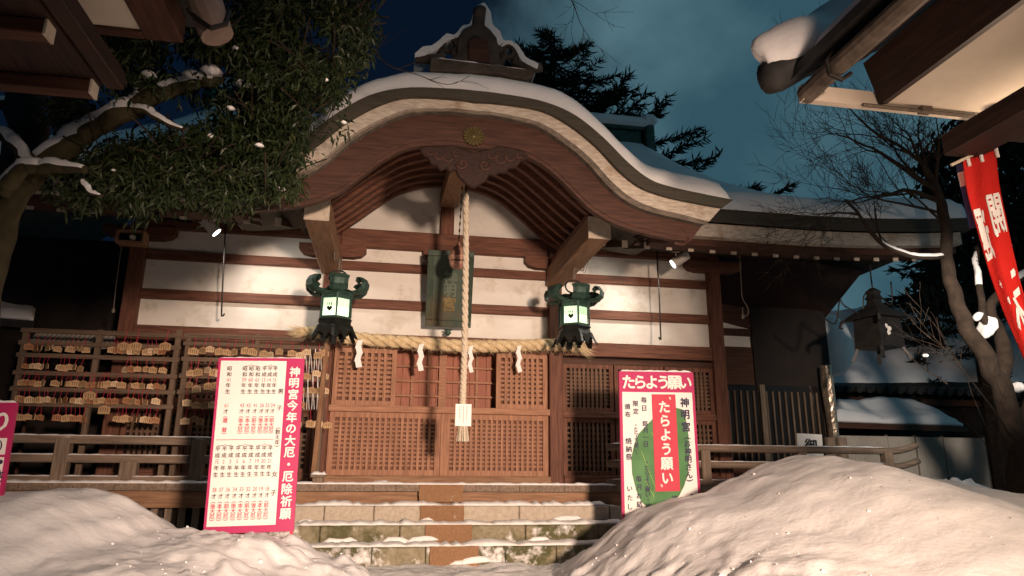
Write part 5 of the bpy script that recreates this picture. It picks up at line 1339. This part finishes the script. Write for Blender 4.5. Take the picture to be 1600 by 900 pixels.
for k in range(5):
    a = PI/2+k*2*PI/5; fpl.lathe([(.001, -.004), (.038, 0), (.001, .004)], (0, 0, 0), 10)
    for i in range(len(fpl.v)-30, len(fpl.v)):
        v = fpl.v[i]; fpl.v[i] = (cq.x+math.cos(a)*.06+v[0], cq.y+v[2], cq.z+math.sin(a)*.06+v[1])
fpl.build('blossom_emblem', 'steel', t)
MB().tube([q+Vector((0, 0, .64)), q+Vector((0, 0, .9)), q+Vector((.02, 0, 1.15))], .012, 6).build('hanger', 'iron', t)
wr = thing('eave_wire', at(1345, 490, 9.95), 'black wire looping under the right eave around the unlit lantern', 'wire')
w = cat([at(1275, 485, 9.95), at(1304, 506, 9.95), at(1312, 470, 9.95), at(1320, 478, 9.95), at(1347, 490, 9.95), at(1350, 462, 9.95), at(1365, 455, 9.95), at(1392, 476, 9.95), at(1392, 440, 9.95)], 60)
MB().tube(w, .012, 5).build('wire', 'iron', wr)

# ================================================================== foreground: right building's eave above the camera
rb_ = thing('side_building', (6.2, 1, 0), 'building eave at the upper right with white soffit, dark gutter and snow capped end tile', 'building')
ZS = zr(2.80)
MB().box((3.7, -6, ZS), (6.2, 4.36, ZS+.05)).build('soffit', 'concrete', rb_, bevel=.004)
MB().add([(3.02, 4.36, ZS-.02), (6.2, 4.36, ZS-.02), (6.2, 4.42, ZS-.02), (3.02, 4.42, ZS-.02), (3.02, 4.36, ZS+.11), (6.2, 4.36, ZS+.11), (6.2, 4.42, ZS+.11), (3.02, 4.42, ZS+.11)], [(0, 3, 2, 1), (4, 5, 6, 7), (0, 1, 5, 4), (1, 2, 6, 5), (2, 3, 7, 6), (3, 0, 4, 7)]).build('eave_end_trim', 'concrete', rb_)
MB().tube([(3.5, 4.33, ZS-.035), (6.2, 4.33, ZS-.035)], .016, 6).box((4.0, 4.30, ZS-.05), (4.09, 4.36, ZS+.02)).build('conduit', 'gutter', rb_)
MB().add([(3.56, -6, ZS+.34), (3.60, -6, ZS+.34), (3.72, -6, ZS-.0), (3.66, -6, ZS-.01), (3.56, 4.34, ZS+.34), (3.60, 4.34, ZS+.34), (3.72, 4.34, ZS-.0), (3.66, 4.34, ZS-.01)], [(0, 1, 2, 3), (7, 6, 5, 4), (0, 4, 5, 1), (1, 5, 6, 2), (2, 6, 7, 3), (3, 7, 4, 0)]).build('fascia_board', 'dark_shade_wood', rb_)
MB().add([(3.08, -6, ZS+.10), (3.6, -6, ZS+.40), (3.6, 4.35, ZS+.40), (3.08, 4.35, ZS+.10), (3.08, -6, ZS+.13), (3.6, -6, ZS+.43), (3.6, 4.35, ZS+.43), (3.08, 4.35, ZS+.13)], [(0, 1, 2, 3), (7, 6, 5, 4), (0, 4, 5, 1), (1, 5, 6, 2), (2, 6, 7, 3), (3, 7, 4, 0)]).build('eave_boarding', 'darky', rb_)
MB().tube([(3.07, 4.40, ZS+.04), (3.07, 4.2, ZS+.05), (3.07, -6, ZS+.06)], .075, 12).build('gutter', 'gutter', rb_)
MB().tube([(3.05, 4.0, ZS+.16), (2.99, 4.0, ZS+.08), (3.0, 4.0, ZS-.03), (3.09, 4.0, ZS-.06), (3.17, 4.0, ZS-.0)], .018, 6).build('gutter_bracket', 'iron', rb_)
MB().add([(2.96, -6, ZS+.17), (6.6, -6, ZS+1.9), (6.6, 4.5, ZS+1.9), (2.96, 4.5, ZS+.17), (2.96, -6, ZS+.25), (6.6, -6, ZS+2.0), (6.6, 4.5, ZS+2.0), (2.96, 4.5, ZS+.25)], [(0, 1, 2, 3), (7, 6, 5, 4), (0, 4, 5, 1), (1, 5, 6, 2), (2, 6, 7, 3), (3, 7, 4, 0)]).build('roof', 'tile', rb_)
tp = MB(); tp.tube([(2.86, 4.58, ZS+.27), (2.9, 4.5, ZS+.26), (3.1, 4.4, ZS+.36), (6.6, 4.4, ZS+2.1)], [.13, .14, .13, .13], 12); tp.build('end_tile', 'tile', rb_, smooth=True)
def capsnow(pts, rs, name, parent):
    c = cat(pts, 50); rr = [v.x for v in cat([(r_, 0) for r_ in rs], 50)]
    mb = MB(); mb.tube(c, rr, 18)
    mb.v = [(v[0]+.05*nz3(v[0]*3, v[1]*3, v[2]*3), v[1]+.05*nz3(v[0]*3, v[1]*3, v[2]*3+9), v[2]+.04*nz3(v[0]*3, v[1]*3, 5)) for v in mb.v]
    return mb.build(name, 'snow', parent, smooth=True)
capsnow([(2.80, 4.58, ZS+.42), (2.85, 4.54, ZS+.46), (2.95, 4.48, ZS+.47), (3.08, 4.42, ZS+.50), (3.25, 4.40, ZS+.60), (3.6, 4.4, ZS+.85), (4.5, 4.4, ZS+1.35)], [.03, .15, .205, .215, .18, .19, .22], 'snow_cap', rb_)
MB().add([(3.0, -5.9, ZS+.26), (6.6, -5.9, ZS+2.02), (6.6, 4.4, ZS+2.02), (3.0, 4.25, ZS+.26), (3.05, -5.9, ZS+.46), (6.6, -5.9, ZS+2.3), (6.6, 4.3, ZS+2.3), (3.1, 4.2, ZS+.46)], [(0, 1, 2, 3), (7, 6, 5, 4), (0, 4, 5, 1), (1, 5, 6, 2), (2, 6, 7, 3), (3, 7, 4, 0)]).build('snow_cover', 'snow', rb_, bevel=.05)
MB().box((6.0, -6, -.3), (6.2, 4.2, ZS)).build('wall', 'plaster', rb_)
fx = thing('eave_lamp', (4.98, 4.22, ZS-.02), 'small lamp under the white soffit at the right frame edge', 'lamp')
MB().lathe([(.05, -.06), (.07, -.03), (.05, .02), (.02, .03)], (4.72, 4.22, ZS-.06), 12).build('lamp_head', 'steel', fx)
MB().lathe([(.02, -.028), (.035, -.012), (.035, .012), (.01, .02)], (4.6, 4.36, ZS-.085), 10).build('bulb', 'lampface', fx)
# lower dark beam of the gate from which the banner hangs
gt = thing('gate_beam', (4.0, 2, 0), 'dark timber gate roof edge in shadow at the right frame edge', 'gate')
MB().box((3.78, -2, zr(2.18)), (4.05, 3.95, zr(2.34))).build('beam', 'dark_shade_wood', gt, bevel=.01)
MB().box((4.05, -2, zr(2.26)), (6.0, 3.8, zr(2.32))).build('boarding', 'dark_shade_wood', gt)
MB().box((4.5, 3.0, -.3), (4.7, 3.2, zr(2.26))).build('post', 'darkz', gt)
bn = thing('nobori_banner', at(1525, 240, 3.9), 'red banner with white characters hanging askew from a white pole at the right', 'banner')
pa, pb = at(1486, 258, 3.95), at(1566, 220, 3.85)
MB().tube([pa, pb], .011, 8).build('pole', 'rope', bn)
def bf(u, v):
    l = [(1505, 250), (1512, 300), (1528, 360), (1548, 430), (1570, 490), (1592, 540), (1612, 590)]; r_ = [(1556, 234), (1562, 290), (1572, 340), (1585, 400), (1600, 460), (1622, 520), (1650, 580)]
    A = cat(l, 101)[int(v*100)]; B = cat(r_, 101)[int(v*100)]
    p = A.lerp(B, u); return at(p.x, p.y, 3.95-.10*u+.012*math.sin(u*7+v*3))
slab2(lambda u, v: bf(u, v), 16, 40, .006).build('cloth', 'bannerred', bn, smooth=True)
ik = MB()
def bput(ch, u, v, su, sv, mir=-1):
    vs, fs = glyph(ch, 0)
    for i, (ox, oy) in enumerate(((0, 0), (.03, 0), (-.03, 0), (0, .03), (0, -.03))):
        pts = []
        for p in vs:
            uu, vv = u+mir*(p.x+ox)*su, v-(p.y+oy)*sv; b = bf(min(.999, max(0, uu)), min(.999, max(0, vv))); pts.append(b+Vector((0, -.006-.0006*i, 0)))
        ik.add(pts, fs)
bput('開', .70, .30, .50, .20); bput('運', .15, .36, .34, .22); bput('一', .52, .56, .7, .2); bput('不', .55, .74, .62, .26)
ik.build('lettering', 'white', bn, recalc=False)
for u in (.1, .5, .96):
    p = bf(u, 0); t_ = pa.lerp(pb, (p.x-pa.x)/(pb.x-pa.x)); MB().tube([t_+Vector((0, -.015, .02)), p+Vector((0, -.012, 0)), p+Vector((.004, -.012, -.06))], .012, 6).build('loop', 'white', bn)
b2 = thing('nobori_banner', pa, 'narrow blue and white banner edge just behind the red banner', 'banner')
def bf2(u, v):
    A = Vector((1494+22*v, 258+100*v, 0)); B = Vector((1520+22*v, 250+100*v, 0)); p = A.lerp(B, u); return at(p.x, p.y, 4.05+.02*math.sin(u*4))
for v0, v1, m_ in ((0, .12, 'bannerblue'), (.12, .34, 'white'), (.34, 1, 'bannerblue')):
    slab2(lambda u, v: bf2(u, v0+(v1-v0)*v), 6, 10, .005).build('cloth_stripe', m_, b2)

# ================================================================== foreground: left eave above the camera
lb_ = thing('gate_roof', (-3.3, 1, 0), 'dark gate eave with pale rafter ends at the upper left corner', 'gate')
ZL = zr(2.4)
MB().box((-1.91, -6, ZL-.02), (-1.80, 4.46, ZL+.10)).build('eave_board', 'dark_shade_wood', lb_, bevel=.008)
y = 4.40
while y > -4:
    r_ = MB().box((-4.2, y-.05, ZL-.11), (-1.96, y+.05, ZL-.02))  .build('rafter', 'darkx', lb_, bevel=.006)
    MB().box((-1.962, y-.051, ZL-.112), (-1.948, y+.051, ZL-.018)).build('rafter_end', 'endgrain', r_); y -= .62
MB().box((-4.2, -6, ZL-.015), (-1.93, 4.44, ZL+.02)).build('boarding', 'dark_shade_wood', lb_)
MB().box((-3.4, 3.9, ZL-.30), (-3.2, 4.3, ZL-.11)).box((-3.4, -6, ZL-.32), (-3.25, 4.3, ZL-.12)).build('purlin', 'darky', lb_)
MB().box((-3.9, 3.5, -.3), (-3.6, 3.8, ZL-.1)).build('post', 'darkz', lb_)
ub = thing('upper_eave', (-2.2, 2, zr(2.9)), 'higher eave with a pale soffit and a brown downspout at the top left', 'eave')
ZU = zr(2.92)
MB().box((-3.4, -5, ZU), (-1.80, 4.58, ZU+.04)).build('soffit', 'concrete', ub)
MB().box((-1.80, -5, ZU-.03), (-1.55, 4.66, ZU+.16)).build('fascia_board', 'darky', ub, bevel=.01)
MB().box((-3.4, 4.58, ZU-.03), (-1.80, 4.66, ZU+.12)).build('fascia_board', 'darkx', ub, bevel=.01)
MB().add([(-3.4, -5, ZU+.17), (-1.4, -5, ZU+.17), (-1.4, 4.75, ZU+.17), (-3.4, 4.75, ZU+.17), (-3.4, -5, ZU+.9), (-1.4, -5, ZU+.25), (-1.4, 4.75, ZU+.25), (-3.4, 4.75, ZU+.9)], [(0, 3, 2, 1), (4, 5, 6, 7), (0, 1, 5, 4), (1, 2, 6, 5), (2, 3, 7, 6), (3, 0, 4, 7)]).build('roof', 'tile', ub)
MB().box((-3.5, -5, -.3), (-3.3, 3.3, ZU+.2)).build('wall', 'darkz', ub)
q0, q1, q2 = at(312, -25, 4.3), at(325, 20, 4.3), at(340, 56, 4.3)
MB().tube([q0, q1, q1.lerp(q2, .5), q2], [.115, .115, .112, .105], 14).build('downspout', 'pipe', ub, smooth=False)
MB().tube([at(295, 15, 4.35), at(306, 28, 4.2), at(330, 44, 4.15), at(352, 38, 4.2), at(358, 18, 4.3)], .018, 6).build('pipe_strap', 'iron', ub)

# ================================================================== dark left side: neighbouring shed, corrugated strip, notice
ls = thing('left_shed', (-6.5, 13, 0), 'dark shed at the far left with patches of snow on its eave', 'shed')
MB().box((-10, 12.9, -.2), (-5.0, 13.0, zr(2.4))).build('wall', 'void', ls)
q = at(-30, 470, 11.8); gslab((q.x-2, 11.8, q.z-.2), (at(60, 470, 11.8).x, 11.8, q.z-.3), (q.x-2, 13.2, q.z+.8), (at(70, 470, 13).x, 13.2, q.z+.5), .1, 'roof', 'tile', ls)
gslab((q.x-1.9, 11.85, q.z-.12), (at(58, 470, 11.85).x, 11.85, q.z-.22), (q.x-1.9, 13.2, q.z+.88), (at(50, 470, 13).x, 13.2, q.z+.58), .05, 'snow_cover', 'snow', ls, 40, 16, .16, 12)

cs0, cs1, cs2 = at(38, 540, 10.9), at(178, 508, 10.9), at(178, 540, 10.9)
cp = thing('corrugated_awning', (cs0.x, 10.9, cs0.z), 'pale corrugated strip behind the wider plaque rack', 'awning')
n = 70; vs = []
for i in range(n+1):
    x = cs0.x+(cs1.x-cs0.x)*i/n; d = .018*math.sin(i*PI/2); zt_ = at(178, 508, 10.9).z-.0+.0*i; vs += [(x, 10.9+d, cs2.z-.05+.02*(1-i/n)), (x, 11.25+d, zt_+.03*(i/n)-.05), (x, 10.9+d, cs2.z-.056+.02*(1-i/n)), (x, 11.25+d, zt_+.03*(i/n)-.056)]
MB().add(vs, [f for i in range(n) for f in ((4*i, 4*i+4, 4*i+5, 4*i+1), (4*i+2, 4*i+3, 4*i+7, 4*i+6))]).build('sheet', 'corr', cp)
for x in (cs0.x+.05, cs1.x-.05): MB().box((x-.02, 11.2, FZ), (x+.02, 11.24, cs1.z-.05)).build('post', 'darkz', cp)

# ================================================================== small plant at the lower right corner
pc = at(1585, 905, 4.6); pl_ = thing('small_shrub', (pc.x, 4.6, pc.z-.2), 'small dark leafy shrub poking from the snow in the lower right corner', 'plant')
rp = random.Random(9); cs_ = []; stm = MB()
for i in range(26):
    e = at(rp.uniform(1555, 1625), rp.uniform(850, 900), 4.6+rp.uniform(-.2, .2)); stm.tube([pc+Vector((0, 0, -.15)), pc.lerp(e, .5)+Vector((0, 0, .03)), e], [.006, .004, .003], 4); cs_.append(e)
stm.build('stems', 'barkdk', pl_)
vs, fs = leaf_tree_mesh(cs_, 6, .055, .012, rp, .3, .06); MB().add(vs, fs).build('leaves', 'leaf', pl_, recalc=False)
